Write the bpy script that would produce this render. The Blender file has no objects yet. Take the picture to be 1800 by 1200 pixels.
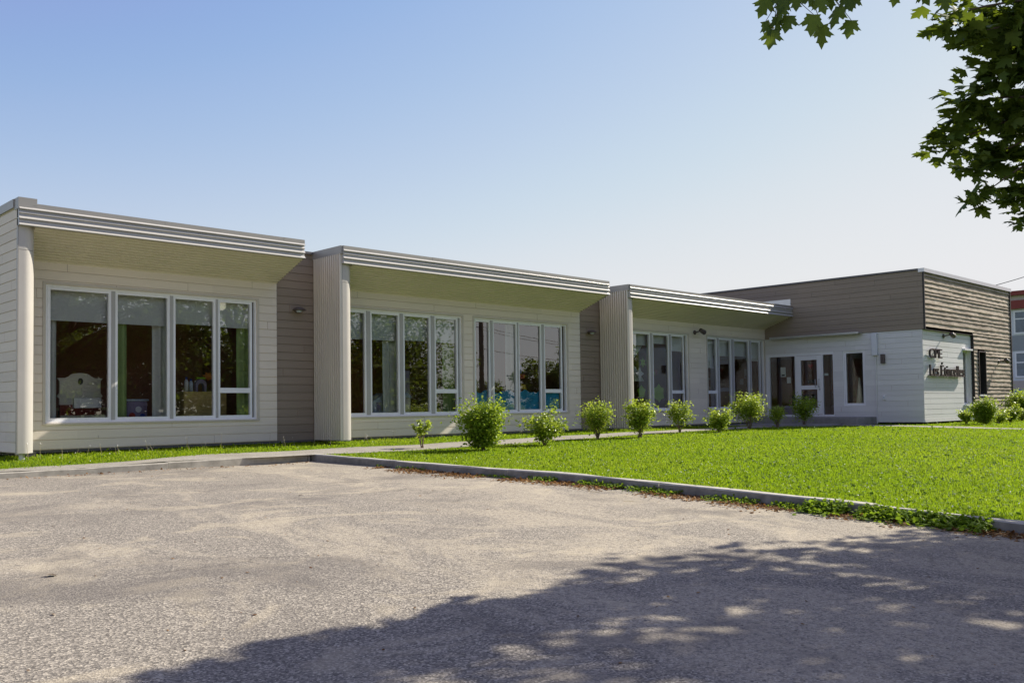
import bpy, bmesh, math, random
import numpy as np
from mathutils import Vector, Matrix

random.seed(7)
RNG = np.random.default_rng(11)
SC = bpy.context.scene
COL = SC.collection
R = math.radians

# ------------------------------------------------------------------ camera, world, sun, exposure
YAW, PITCH, ROLL = 0.7747, 0.035, 0.0133
CAM = np.array([0.0, 0.0, 1.25])
right0 = Vector((math.cos(YAW), -math.sin(YAW), 0)); fwd0 = Vector((math.sin(YAW), math.cos(YAW), 0)); zup = Vector((0, 0, 1))
fwd = fwd0 * math.cos(PITCH) + zup * math.sin(PITCH)
up0 = -fwd0 * math.sin(PITCH) + zup * math.cos(PITCH)
rgt = right0 * math.cos(ROLL) - up0 * math.sin(ROLL)
up = right0 * math.sin(ROLL) + up0 * math.cos(ROLL)
cd = bpy.data.cameras.new("camera"); cam = bpy.data.objects.new("camera", cd); COL.objects.link(cam)
m = Matrix.Identity(4)
for i in range(3):
    m[i][0], m[i][1], m[i][2], m[i][3] = rgt[i], up[i], -fwd[i], CAM[i]
cam.matrix_world = m
cd.sensor_width = 36.0; cd.lens = 36.0 * 1606.16 / 1800.0; cd.shift_y = 58.8 / 1800.0
cd.clip_start = 0.05; cd.clip_end = 3000
SC.camera = cam

SUN = Vector((0.800, -0.146, 0.558)).normalized()
SUN_EL = math.asin(SUN.z); SUN_AZ = math.atan2(SUN.x, SUN.y)
world = bpy.data.worlds.new("World"); SC.world = world; world.use_nodes = True
wn = world.node_tree; bg = wn.nodes["Background"]
sky = wn.nodes.new("ShaderNodeTexSky"); sky.sky_type = 'NISHITA'; sky.sun_disc = False
sky.sun_elevation = SUN_EL; sky.sun_rotation = SUN_AZ
sky.air_density = 1.25; sky.dust_density = 0.35; sky.ozone_density = 1.2; sky.altitude = 60
# tone curve: bright sky levels off; darkest and near-sun sky raised as added fill
EXPO = 0.72
k1 = wn.nodes.new("ShaderNodeVectorMath"); k1.operation = 'MULTIPLY'; g_ = 0.10 * 2 ** EXPO / 6; k1.inputs[1].default_value = (g_ * 0.97, g_ * 0.845, g_ * 1.06)
crv = wn.nodes.new("ShaderNodeRGBCurve"); cm = crv.mapping.curves[3]
SKYPTS = [(0, 0), (0.03, 0.19), (0.10, 0.245), (0.20, 0.265), (0.29, 0.28), (0.36, 0.365), (0.47, 0.50), (0.60, 0.62), (0.75, 0.725), (1.0, 0.80), (1.5, 0.84), (1.9, 0.90), (2.5, 2.1), (3.5, 4.4), (6.0, 9.0)]
cm.points[0].location = (0, 0); cm.points[1].location = (1, SKYPTS[-1][1] / 6)
for p_, q_ in SKYPTS[1:-1]: cm.points.new(p_ / 6, q_ / 6)
crv.mapping.update()
k2 = wn.nodes.new("ShaderNodeVectorMath"); k2.operation = 'SCALE'; k2.inputs["Scale"].default_value = 6 / 2 ** EXPO / 0.12
wn.links.new(sky.outputs[0], k1.inputs[0]); wn.links.new(k1.outputs[0], crv.inputs["Color"]); wn.links.new(crv.outputs[0], k2.inputs[0])
wn.links.new(k2.outputs[0], bg.inputs[0]); bg.inputs[1].default_value = 0.12
sl = bpy.data.lights.new("sun", 'SUN'); sl.energy = 5.0; sl.angle = R(0.53); sl.color = (1.0, 0.92, 0.79)
so = bpy.data.objects.new("sun", sl); COL.objects.link(so); so.rotation_euler = SUN.to_track_quat('Z', 'Y').to_euler(); so.location = (20, -5, 30)
vs = SC.view_settings; vs.view_transform = 'Standard'; vs.look = 'None'; vs.exposure = EXPO; vs.gamma = 1.0
try: vs.use_curve_mapping = False
except Exception: pass
SC.cycles.max_bounces = 8; SC.cycles.transparent_max_bounces = 16; SC.cycles.caustics_reflective = False; SC.cycles.caustics_refractive = False

# ------------------------------------------------------------------ materials
class N:
    """small helper around a material's node tree"""
    def __init__(s, name):
        s.m = bpy.data.materials.new(name); s.m.use_nodes = True
        s.t = s.m.node_tree; s.b = s.t.nodes["Principled BSDF"]; s.out = s.t.nodes["Material Output"]
    def n(s, typ, **kw):
        x = s.t.nodes.new("ShaderNode" + typ)
        for k, v in kw.items():
            if hasattr(x, k): setattr(x, k, v)
            else: x.inputs[k.replace('_', ' ')].default_value = v
        return x
    def l(s, a, b): s.t.links.new(a, b)
    def pos(s, scale=(1, 1, 1), rot=(0, 0, 0)):
        g = s.n("NewGeometry"); mp = s.n("Mapping"); mp.inputs["Scale"].default_value = scale; mp.inputs["Rotation"].default_value = rot
        s.l(g.outputs["Position"], mp.inputs[0]); return mp.outputs[0]
    def noise(s, scale, detail=4, rough=0.6, vec=None, dist=0.0):
        x = s.n("TexNoise"); x.inputs["Scale"].default_value = scale; x.inputs["Detail"].default_value = detail
        x.inputs["Roughness"].default_value = rough; x.inputs["Distortion"].default_value = dist
        s.l(vec if vec is not None else s.pos(), x.inputs["Vector"]); return x.outputs["Fac"]
    def ramp(s, fac, stops):
        x = s.n("ValToRGB"); e = x.color_ramp.elements
        while len(e) < len(stops): e.new(0.5)
        for i, (p, c) in enumerate(stops):
            e[i].position = p; e[i].color = (c if len(c) == 4 else (*c, 1)) if not isinstance(c, (int, float)) else (c, c, c, 1)
        s.l(fac, x.inputs[0]); return x.outputs[0]
    def mix(s, fac, a, b, mode='MIX'):
        x = s.n("Mix"); x.data_type = 'RGBA'; x.blend_type = mode
        for v, i in ((fac, 0), (a, 6), (b, 7)):
            if isinstance(v, (int, float)): x.inputs[i].default_value = v
            elif isinstance(v, tuple): x.inputs[i].default_value = (*v, 1) if len(v) == 3 else v
            else: s.l(v, x.inputs[i])
        return x.outputs[2]
    def math(s, op, a, b=0.0):
        x = s.n("Math"); x.operation = op
        for v, i in ((a, 0), (b, 1)):
            if isinstance(v, (int, float)): x.inputs[i].default_value = v
            else: s.l(v, x.inputs[i])
        return x.outputs[0]
    def bump(s, h, strength=0.3, dist=0.01):
        x = s.n("Bump"); x.inputs["Strength"].default_value = strength; x.inputs["Distance"].default_value = dist
        s.l(h, x.inputs["Height"]); s.l(x.outputs[0], s.b.inputs["Normal"])
    def col(s, c):
        if isinstance(c, tuple): s.b.inputs["Base Color"].default_value = (*c, 1)
        else: s.l(c, s.b.inputs["Base Color"])
    def rough(s, r, spec=0.5, metal=0.0):
        if isinstance(r, (int, float)): s.b.inputs["Roughness"].default_value = r
        else: s.l(r, s.b.inputs["Roughness"])
        s.b.inputs["Specular IOR Level"].default_value = spec; s.b.inputs["Metallic"].default_value = metal

def plain(name, c, rough=0.6, var=0.12, scale=6.0, bump=0.0, spec=0.4, metal=0.0, stretch=(1, 1, 1)):
    k = N(name); f = k.noise(scale, 5, 0.65, k.pos(stretch))
    lo = tuple(max(0, x * (1 - var)) for x in c); hi = tuple(min(1, x * (1 + var)) for x in c)
    k.col(k.ramp(f, [(0.3, lo), (0.7, hi)])); k.rough(rough, spec, metal)
    if bump: k.bump(k.noise(scale * 8, 4, 0.6, k.pos(stretch)), bump, 0.004)
    return k.m

def board_mat(name, c, pitch, z0, var=0.07, axis='X', rough=0.65, grain=0.10):
    """painted boards: each board and each length of it a slightly different tone, faint grain, faint dirt"""
    k = N(name); g = k.n("NewGeometry"); sp = k.n("SeparateXYZ"); k.l(g.outputs["Position"], sp.inputs[0])
    row = k.math('FLOOR', k.math('DIVIDE', k.math('SUBTRACT', sp.outputs[2], z0), pitch))
    off = k.math('MULTIPLY', k.math('FRACT', k.math('MULTIPLY', row, 0.37)), 3.6)
    seg = k.math('FLOOR', k.math('DIVIDE', k.math('ADD', sp.outputs[0 if axis == 'X' else 1], off), 3.6))
    cv = k.n("CombineXYZ"); k.l(row, cv.inputs[0]); k.l(seg, cv.inputs[1])
    w = k.n("TexWhiteNoise"); w.noise_dimensions = '3D'; k.l(cv.outputs[0], w.inputs[0])
    st = (1.2, 14, 40) if axis == 'X' else (14, 1.2, 40)
    gr = k.noise(2.0, 6, 0.7, k.pos(st))
    lo = tuple(x * (1 - var) for x in c); hi = tuple(min(1, x * (1 + var)) for x in c)
    cc = k.mix(w.outputs["Value"], lo, hi)
    cc = k.mix(grain * 2, cc, k.ramp(gr, [(0.3, tuple(x * 0.72 for x in c)), (0.7, tuple(min(1, x * 1.25) for x in c))]))
    dirt = k.noise(0.9, 4, 0.6)
    cc = k.mix(k.ramp(dirt, [(0.5, 0.0), (0.8, 0.22)]), cc, tuple(x * 0.78 for x in c))
    k.col(cc); k.rough(rough, 0.35); k.bump(gr, 0.12, 0.003)
    return k.m

def foliage_mat(name, c1, c2, trans=0.45, tcol=None, rough=0.5, spec=0.3):
    k = N(name); g = k.n("NewGeometry")
    cc = k.ramp(g.outputs["Random Per Island"], [(0.0, c1), (0.55, tuple((a + b) / 2 for a, b in zip(c1, c2))), (1.0, c2)])
    k.col(cc); k.rough(rough, spec)
    tr = k.n("BsdfTranslucent")
    tc = k.mix(0.6, cc, tcol or tuple(min(1, x * 1.6) for x in c2)); k.l(tc, tr.inputs[0])
    mx = k.n("MixShader"); mx.inputs[0].default_value = trans
    k.l(k.b.outputs[0], mx.inputs[1]); k.l(tr.outputs[0], mx.inputs[2]); k.l(mx.outputs[0], k.out.inputs[0])
    return k.m

def glass_mat(name, base=0.16, tint=(0.95, 0.97, 0.95)):
    k = N(name); fr = k.n("Fresnel"); fr.inputs[0].default_value = 1.5
    f = k.math('ADD', base, k.math('MULTIPLY', fr.outputs[0], 1.0)); f = k.math('MINIMUM', f, 1.0)
    gl = k.n("BsdfGlossy"); gl.inputs["Roughness"].default_value = 0.0; gl.inputs[0].default_value = (0.97, 0.99, 1, 1)
    wob = k.n("Bump"); wob.inputs["Strength"].default_value = 0.006; wob.inputs["Distance"].default_value = 0.05
    k.l(k.noise(1.6, 2, 0.5), wob.inputs["Height"]); k.l(wob.outputs[0], gl.inputs["Normal"])
    tr = k.n("BsdfTransparent"); tr.inputs[0].default_value = (*tint, 1)
    mx = k.n("MixShader"); k.l(f, mx.inputs[0]); k.l(tr.outputs[0], mx.inputs[1]); k.l(gl.outputs[0], mx.inputs[2]); k.l(mx.outputs[0], k.out.inputs[0])
    return k.m

def asphalt_mat():
    k = N("asphalt")
    v = k.n("TexVoronoi"); v.inputs["Scale"].default_value = 92; k.l(k.pos(), v.inputs["Vector"])
    sep = k.n("SeparateColor"); k.l(v.outputs["Color"], sep.inputs[0])
    chips = k.ramp(sep.outputs[0], [(0.0, (0.045, 0.043, 0.042)), (0.30, (0.13, 0.124, 0.116)), (0.72, (0.315, 0.298, 0.272)), (1.0, (0.62, 0.585, 0.52))])
    fine = k.noise(190, 3, 0.7)
    cc = k.mix(0.42, chips, k.ramp(fine, [(0.36, (0.105, 0.101, 0.098)), (0.64, (0.315, 0.298, 0.272))]))
    # sand and dust that has drifted over the surface
    wig = k.noise(0.55, 6, 0.66, k.pos((1.15, 0.62, 1), (0, 0, -0.45)), 1.0)
    dust = k.ramp(wig, [(0.49, 0.0), (0.57, 0.80)])
    near = k.n("NewGeometry"); sx = k.n("SeparateXYZ"); k.l(near.outputs["Position"], sx.inputs[0])
    kx = k.n("MapRange"); kx.inputs[1].default_value = 5.5; kx.inputs[2].default_value = 9.0; kx.inputs[3].default_value = 0.0; kx.inputs[4].default_value = 0.85; k.l(sx.outputs[0], kx.inputs[0])
    edge = k.math('MULTIPLY', kx.outputs[0], k.ramp(k.noise(0.8, 5, 0.65), [(0.36, 0.15), (0.58, 1.0)]))
    dust = k.math('MINIMUM', k.math('ADD', dust, edge), 0.85)
    sand = k.ramp(k.noise(120, 3, 0.7), [(0.35, (0.29, 0.265, 0.22)), (0.6, (0.47, 0.435, 0.365)), (0.75, (0.62, 0.58, 0.50))])
    dust = k.math('MULTIPLY', dust, k.ramp(k.noise(26, 5, 0.75), [(0.40, 0.10), (0.58, 1.0)]))
    cc = k.mix(dust, cc, sand)
    # thin pale drifts and worn streaks
    dr = k.noise(0.8, 5, 0.6, k.pos((0.85, 1.15, 1), (0, 0, -0.35)), 1.6)
    drift = k.ramp(dr, [(0.55, 0.0), (0.635, 0.55), (0.72, 0.0)])
    cc = k.mix(k.math('MULTIPLY', drift, 0.85), cc, (0.46, 0.42, 0.335))
    # darker damp / tar patches
    pt = k.noise(0.6, 5, 0.6, k.pos((1.0, 0.9, 1)), 0.8)
    cc = k.mix(k.ramp(pt, [(0.53, 0.0), (0.66, 0.62)]), cc, (0.125, 0.118, 0.115))
    # sparse dark specks
    v2 = k.n("TexVoronoi"); v2.inputs["Scale"].default_value = 9; k.l(k.pos(), v2.inputs["Vector"])
    cc = k.mix(k.ramp(v2.outputs["Distance"], [(0.05, 0.8), (0.10, 0.0)]), cc, (0.05, 0.045, 0.04))
    # hairline cracks
    cr = k.n("TexVoronoi"); cr.feature = 'DISTANCE_TO_EDGE'; cr.inputs["Scale"].default_value = 0.42
    wv = k.n("VectorMath"); wv.operation = 'ADD'; nz = k.n("TexNoise"); nz.inputs["Scale"].default_value = 1.6; nz.inputs["Detail"].default_value = 6
    k.l(k.pos(), nz.inputs["Vector"]); k.l(k.pos(), wv.inputs[0]); k.l(nz.outputs["Color"], wv.inputs[1]); k.l(wv.outputs[0], cr.inputs["Vector"])
    crk = k.math('MULTIPLY', k.ramp(cr.outputs["Distance"], [(0.0, 0.6), (0.006, 0.0)]), k.ramp(k.noise(0.5, 2), [(0.52, 0.0), (0.60, 1.0)]))
    cc = k.mix(crk, cc, (0.06, 0.055, 0.05))
    cc = k.mix(1.0, cc, (1.09, 1.04, 0.945), 'MULTIPLY')
    k.col(cc); k.rough(0.93, 0.25)
    h = k.math('ADD', k.math('MULTIPLY', v.outputs["Distance"], 0.9), fine); k.bump(h, 0.55, 0.006)
    return k.m

def wood_mat():
    k = N("weathered_wood"); g = k.n("NewGeometry")
    gr = k.noise(1.2, 8, 0.75, k.pos((3.5, 1, 34)), 0.8)
    big = k.noise(1.6, 4, 0.6, k.pos((0.7, 1, 4.2)))
    cc = k.ramp(gr, [(0.25, (0.10, 0.072, 0.050)), (0.40, (0.32, 0.255, 0.19)), (0.54, (0.50, 0.42, 0.335)), (0.74, (0.70, 0.63, 0.53))])
    cc = k.mix(k.ramp(big, [(0.42, 0.0), (0.68, 0.55)]), cc, (0.16, 0.115, 0.08))
    isl = k.ramp(g.outputs["Random Per Island"], [(0, 0.80), (1, 1.12)])
    cc = k.mix(1.0, cc, isl, 'MULTIPLY')
    kn = k.n("TexVoronoi"); kn.inputs["Scale"].default_value = 2.6; k.l(k.pos((1, 1, 2.2)), kn.inputs["Vector"])
    cc = k.mix(k.ramp(kn.outputs["Distance"], [(0.03, 0.75), (0.09, 0.0)]), cc, (0.05, 0.035, 0.025))
    k.col(cc); k.rough(0.85, 0.2); k.bump(gr, 0.5, 0.012)
    return k.m

M = {}
Z0W = 0.61
M['board'] = board_mat("greige_boards", (0.765, 0.685, 0.58), 0.165, Z0W)
M['board_side'] = board_mat("greige_boards_side", (0.765, 0.685, 0.58), 0.165, Z0W, axis='Y')
M['grey_board'] = board_mat("pale_grey_boards", (0.72, 0.715, 0.71), 0.17, Z0W, axis='Y')
M['grey_board_x'] = board_mat("pale_grey_boards_front", (0.72, 0.715, 0.71), 0.17, Z0W, axis='X')
M['brown'] = board_mat("brown_boards", (0.295, 0.240, 0.186), 0.17, Z0W, var=0.08)
M['brown_y'] = board_mat("brown_boards_side", (0.295, 0.240, 0.186), 0.17, Z0W, var=0.08, axis='Y')
M['wood'] = wood_mat()
M['metal'] = plain("greige_metal_flashing", (0.34, 0.325, 0.30), 0.38, 0.07, 1.3, 0.0, 0.5, 0.25, (0.3, 1, 1))
M['fascia'] = plain('fascia_metal', (0.42, 0.41, 0.395), 0.4, 0.06, 1.3, 0.0, 0.5, 0.2, (0.3, 1, 1))
M['lip'] = plain('sunlit_lip_metal', (0.56, 0.54, 0.50), 0.4, 0.04, 1.3, 0.0, 0.5, 0.1)  # fascia metal painted paler on the lips, as if catching the sun
M['rib'] = plain("ribbed_metal", (0.72, 0.665, 0.57), 0.45, 0.08, 2.0, 0.0, 0.4, 0.1, (1, 1, 0.25))
M['clad'] = plain("column_metal", (0.49, 0.468, 0.43), 0.42, 0.05, 1.5, 0.0, 0.4, 0.1)
M['soffit'] = plain("soffit_metal", (0.72, 0.665, 0.53), 0.5, 0.05, 1.5, 0.0, 0.3, 0.0)
M['cap'] = plain("dark_cap", (0.12, 0.115, 0.12), 0.4, 0.1, 2)
M['white'] = plain("white_window_frame", (0.82, 0.825, 0.84), 0.42, 0.035, 3.0, 0.0, 0.4)
M['mullion'] = plain("grey_mullion", (0.40, 0.395, 0.385), 0.5, 0.05, 3.0)
M['trim'] = plain("taupe_trim", (0.56, 0.51, 0.43), 0.55, 0.06, 3.0)
M['glass'] = glass_mat("window_glass", 0.14, (1, 1, 1))
M['glass_door'] = glass_mat("door_glass", 0.06, (0.95, 0.97, 0.95))
M['roofing'] = plain("roofing", (0.10, 0.10, 0.10), 0.9)
M['room'] = plain("room_paint", (0.36, 0.15, 0.095), 0.8, 0.1, 2)
M['room_floor'] = plain("room_floor", (0.20, 0.13, 0.09), 0.5, 0.2, 3)
M['room_orange'] = plain("room_orange_paint", (0.46, 0.19, 0.05), 0.8, 0.1, 2)
M['blind'] = plain("blind_cloth", (0.78, 0.82, 0.74), 0.9, 0.03, 60)
M['curtain_w'] = plain("white_curtain", (0.78, 0.82, 0.74), 0.9, 0.05, 4)
M['curtain_g'] = plain("green_curtain", (0.38, 0.53, 0.20), 0.9, 0.1, 4)
M['cream'] = plain("cream_paint", (0.78, 0.74, 0.58), 0.5, 0.05, 3)
M['pine'] = plain("pine_board", (0.62, 0.46, 0.17), 0.5, 0.12, 3, stretch=(0.5, 0.5, 8))
M['dark'] = plain("dark_paint", (0.025, 0.022, 0.02), 0.5, 0.1, 5)
M['bronze'] = plain("bronze_metal", (0.016, 0.012, 0.010), 0.5, 0.15, 8, spec=0.3)
M['lamp'] = plain('lamp_bronze', (0.085, 0.066, 0.062), 0.4, 0.15, 8, spec=0.5)
M['silver'] = plain("silver_metal", (0.55, 0.56, 0.58), 0.3, 0.05, 5, metal=0.7)
M['paper'] = plain("white_paper", (0.78, 0.79, 0.78), 0.8, 0.03, 12)
M['blue'] = plain("blue_paper", (0.04, 0.45, 0.78), 0.7, 0.22, 3)
M['lime'] = plain("lime_paper", (0.28, 0.50, 0.03), 0.8, 0.1, 9)
M['red'] = plain("red_plastic", (0.45, 0.045, 0.03), 0.4)
M['yellow'] = plain("yellow_plastic", (0.62, 0.45, 0.03), 0.4)
M['cobalt'] = plain("blue_plastic", (0.03, 0.06, 0.36), 0.4)
M['bluewhite'] = plain("pale_blue_plastic", (0.50, 0.58, 0.66), 0.4)
M['lilac'] = plain("lilac_cloth", (0.30, 0.25, 0.36), 0.8)
M['leafpaper'] = plain("orange_paper", (0.62, 0.20, 0.03), 0.8)
M['concrete'] = plain("kerb_concrete", (0.36, 0.34, 0.29), 0.9, 0.30, 4.5, 0.5, 0.2)
M['concrete_sunlit'] = plain('sunlit_kerb_top', (0.46, 0.44, 0.385), 0.9, 0.2, 5, 0.5, 0.2)  # right kerb top painted pale to stand for sunlight on it
M['concrete_shaded'] = plain('shaded_kerb_face', (0.21, 0.20, 0.185), 0.9, 0.4, 3.5, 0.5, 0.2)  # right kerb face painted dark to stand for its shaded side
M['concrete_dark'] = plain("step_concrete", (0.27, 0.265, 0.255), 0.9, 0.2, 3, 0.4, 0.2)
M['found'] = plain("foundation", (0.075, 0.072, 0.07), 0.95, 0.3, 3, 0.3)
M['galv'] = plain("galvanised_post", (0.55, 0.56, 0.57), 0.35, 0.15, 8, metal=0.5)
M['asphalt'] = asphalt_mat()
def gravel_mat():
    k = N("gravel_path"); f = k.noise(60, 4, 0.7); b = k.noise(1.3, 4, 0.6)
    cc = k.ramp(f, [(0.32, (0.17, 0.158, 0.14)), (0.55, (0.35, 0.33, 0.285)), (0.72, (0.52, 0.49, 0.43))])
    cc = k.mix(k.ramp(b, [(0.42, 0.0), (0.66, 0.5)]), cc, (0.22, 0.20, 0.16))
    k.col(cc); k.rough(0.95, 0.2); k.bump(f, 0.5, 0.008); return k.m
M['gravel'] = gravel_mat()
def soil_mat():
    k = N("lawn_soil"); f = k.noise(9, 6, 0.7); g2 = k.noise(0.7, 3, 0.6)
    cc = k.ramp(f, [(0.3, (0.035, 0.07, 0.010)), (0.6, (0.085, 0.155, 0.018)), (0.8, (0.14, 0.19, 0.04))])
    cc = k.mix(k.ramp(g2, [(0.5, 0.0), (0.7, 0.3)]), cc, (0.11, 0.10, 0.045))
    k.col(cc); k.rough(0.95, 0.1); k.bump(f, 0.6, 0.03); return k.m
M['soil'] = soil_mat()
def grass_mat():
    k = N("grass_blades"); g = k.n("NewGeometry")
    cc = k.ramp(g.outputs["Random Per Island"], [(0.0, (0.12, 0.20, 0.004)), (0.40, (0.225, 0.325, 0.006)), (0.88, (0.36, 0.44, 0.010)), (0.95, (0.44, 0.42, 0.10)), (1.0, (0.55, 0.50, 0.22))])
    big = k.noise(0.55, 4, 0.6)
    cc = k.mix(k.ramp(big, [(0.42, 0.0), (0.62, 0.55)]), cc, (0.30, 0.36, 0.03))
    deep = k.noise(0.28, 4, 0.6, k.pos((1, 1, 1), (0, 0, 0.7)))
    cc = k.mix(k.ramp(deep, [(0.45, 0.0), (0.62, 0.55)]), cc, (0.15, 0.26, 0.006))
    k.col(cc); k.rough(0.6, 0.08); tr = k.n("BsdfTranslucent")
    k.l(k.mix(0.5, cc, (0.33, 0.50, 0.02)), tr.inputs[0]); mx = k.n("MixShader"); mx.inputs[0].default_value = 0.5
    k.l(k.b.outputs[0], mx.inputs[1]); k.l(tr.outputs[0], mx.inputs[2]); k.l(mx.outputs[0], k.out.inputs[0]); return k.m
M['grass'] = grass_mat()
M['weed'] = foliage_mat("weed_leaves", (0.075, 0.15, 0.010), (0.24, 0.35, 0.022), 0.4, (0.32, 0.46, 0.03), 0.6, 0.1)
M['maple'] = foliage_mat("maple_leaves", (0.036, 0.072, 0.011), (0.10, 0.155, 0.02), 0.25, (0.32, 0.42, 0.025), 0.55, 0.22)
M['shrub'] = foliage_mat("shrub_leaves", (0.15, 0.23, 0.018), (0.42, 0.54, 0.055), 0.42, (0.55, 0.64, 0.07), 0.42, 0.4)
M['shrub_lush'] = foliage_mat("lush_shrub_leaves", (0.10, 0.20, 0.012), (0.38, 0.49, 0.05), 0.42, (0.50, 0.61, 0.05), 0.45, 0.35)
M['fartree'] = foliage_mat("far_tree_leaves", (0.025, 0.05, 0.010), (0.085, 0.135, 0.020), 0.42, (0.32, 0.42, 0.03))
M['bark'] = plain("bark", (0.11, 0.085, 0.062), 0.95, 0.4, 5, 0.8, 0.1, 0, (3, 3, 0.6))
M['twig'] = plain("twig", (0.20, 0.145, 0.10), 0.9, 0.2, 20)
M['litter'] = foliage_mat("dead_leaves", (0.10, 0.042, 0.018), (0.34, 0.20, 0.08), 0.2, (0.4, 0.2, 0.05), 0.8, 0.1)
M['straw'] = foliage_mat("dry_stalks", (0.34, 0.28, 0.15), (0.55, 0.48, 0.30), 0.2)
M['seed'] = plain("clover_white", (0.80, 0.80, 0.74), 0.9, 0.05, 30)
M['nb_white'] = plain("neighbour_white", (0.66, 0.68, 0.72), 0.6, 0.04, 2)
M['nb_grey'] = plain("neighbour_grey", (0.30, 0.32, 0.34), 0.7, 0.05, 2)
M['nb_red'] = plain("neighbour_red", (0.23, 0.035, 0.028), 0.5, 0.08, 2)
M['nb_beige'] = plain("neighbour_beige", (0.50, 0.44, 0.38), 0.7, 0.05, 2)
M['nb_blue'] = plain("blue_tarp", (0.10, 0.16, 0.42), 0.5, 0.1, 2)
M['nb_pane'] = plain('dark_blue_pane', (0.09, 0.14, 0.19), 0.12, 0.5, 1.2, 0.0, 0.6)
M['wire'] = plain("wire_black", (0.02, 0.02, 0.022), 0.6)
M['pole'] = plain("pole_wood", (0.16, 0.125, 0.10), 0.9, 0.25, 3, 0.4, 0.1, 0, (3, 3, 0.4))
M['ground'] = plain("far_ground", (0.09, 0.12, 0.04), 0.95, 0.3, 0.2)
M['road'] = plain("road", (0.09, 0.09, 0.09), 0.9, 0.15, 2)

# ------------------------------------------------------------------ object helpers
def tag(o, label=None, cat=None, group=None, kind=None):
    if label: o['label'] = label
    if cat: o['category'] = cat
    if group: o['group'] = group
    if kind: o['kind'] = kind
    return o
def empty(name, loc, label, cat, group=None):
    o = bpy.data.objects.new(name, None); COL.objects.link(o); o.location = loc; o.empty_display_size = 0.3
    return tag(o, label, cat, group)
def root_loc(p):
    v = Vector((0, 0, 0))
    while p is not None: v = v + p.location; p = p.parent
    return v

class MB:
    """collects faces in world coordinates and links them as ONE mesh object"""
    def __init__(s): s.v = []; s.f = []; s.mi = []
    def poly(s, pts, mi=0):
        i = len(s.v); s.v += [tuple(p) for p in pts]; s.f.append(tuple(range(i, i + len(pts)))); s.mi.append(mi); return s
    def box(s, a, b, mi=0):
        x0, y0, z0 = [min(p, q) for p, q in zip(a, b)]; x1, y1, z1 = [max(p, q) for p, q in zip(a, b)]
        i = len(s.v); s.v += [(x0, y0, z0), (x1, y0, z0), (x1, y1, z0), (x0, y1, z0), (x0, y0, z1), (x1, y0, z1), (x1, y1, z1), (x0, y1, z1)]
        for f in ((0, 3, 2, 1), (4, 5, 6, 7), (0, 1, 5, 4), (1, 2, 6, 5), (2, 3, 7, 6), (3, 0, 4, 7)): s.f.append(tuple(i + q for q in f)); s.mi.append(mi)
        return s
    def tube(s, pts, radii, n=8, mi=0, cap=True):
        pts = [Vector(p) for p in pts]; rings = []
        for k, p in enumerate(pts):
            d = (pts[min(k + 1, len(pts) - 1)] - pts[max(k - 1, 0)]).normalized()
            a = d.cross(Vector((0, 0, 1)) if abs(d.z) < 0.9 else Vector((1, 0, 0))).normalized(); b = d.cross(a)
            r = radii[k] if hasattr(radii, '__len__') else radii
            i = len(s.v); s.v += [tuple(p + (a * math.cos(t) + b * math.sin(t)) * r) for t in [2 * math.pi * q / n for q in range(n)]]; rings.append(i)
        for i, j in zip(rings, rings[1:]):
            for q in range(n): s.f.append((i + q, i + (q + 1) % n, j + (q + 1) % n, j + q)); s.mi.append(mi)
        if cap:
            s.f.append(tuple(rings[0] + q for q in range(n))[::-1]); s.mi.append(mi); s.f.append(tuple(rings[-1] + q for q in range(n))); s.mi.append(mi)
        return s
    def extrude(s, prof, p0, p1, mi=0):
        """sweep an open profile given as callables? profile = list of (offset vector)"""
        for a, b in zip(prof, prof[1:]):
            s.poly([p0 + a, p1 + a, p1 + b, p0 + b], mi)
        return s
    def build(s, name, mats, parent=None, smooth=False, bevel=0.0, local=False):
        me = bpy.data.meshes.new(name)
        off = root_loc(parent) if (parent is not None and not local) else Vector((0, 0, 0))
        me.from_pydata([(x - off.x, y - off.y, z - off.z) for x, y, z in s.v], [], s.f)
        for mm in (mats if isinstance(mats, (list, tuple)) else [mats]): me.materials.append(mm)
        me.polygons.foreach_set("material_index", s.mi)
        if smooth: me.polygons.foreach_set("use_smooth", [True] * len(s.f))
        o = bpy.data.objects.new(name, me); COL.objects.link(o); o.parent = parent
        if bevel:
            bv = o.modifiers.new("bevel", 'BEVEL'); bv.width = bevel; bv.segments = 2; bv.limit_method = 'ANGLE'
        return o

def tri_mesh(name, V, F, mat, parent=None, smooth=False):
    """fast mesh from numpy triangle arrays (verts already relative to the parent)"""
    V = np.ascontiguousarray(V, np.float32); F = np.ascontiguousarray(F, np.int32)
    me = bpy.data.meshes.new(name); me.vertices.add(len(V)); me.vertices.foreach_set("co", V.ravel())
    k = F.shape[1]
    me.loops.add(F.size); me.loops.foreach_set("vertex_index", F.ravel()); me.polygons.add(len(F))
    me.polygons.foreach_set("loop_start", np.arange(0, F.size, k, dtype=np.int32))
    me.update(calc_edges=True); me.materials.append(mat)
    o = bpy.data.objects.new(name, me); COL.objects.link(o); o.parent = parent
    return o

def scatter(base_v, base_f, pos, rot, scl):
    """copies of a small mesh: pos (N,3), rot (N,3,3), scl (N,) or (N,3)"""
    n = len(pos); s = scl.reshape(n, 1, -1) if scl.ndim > 1 else scl.reshape(n, 1, 1)
    v = np.einsum('nij,nkj->nki', rot, base_v[None] * s) + pos[:, None, :]
    f = base_f[None] + (np.arange(n) * len(base_v))[:, None, None]
    return v.reshape(-1, 3), f.reshape(-1, base_f.shape[1])

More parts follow.
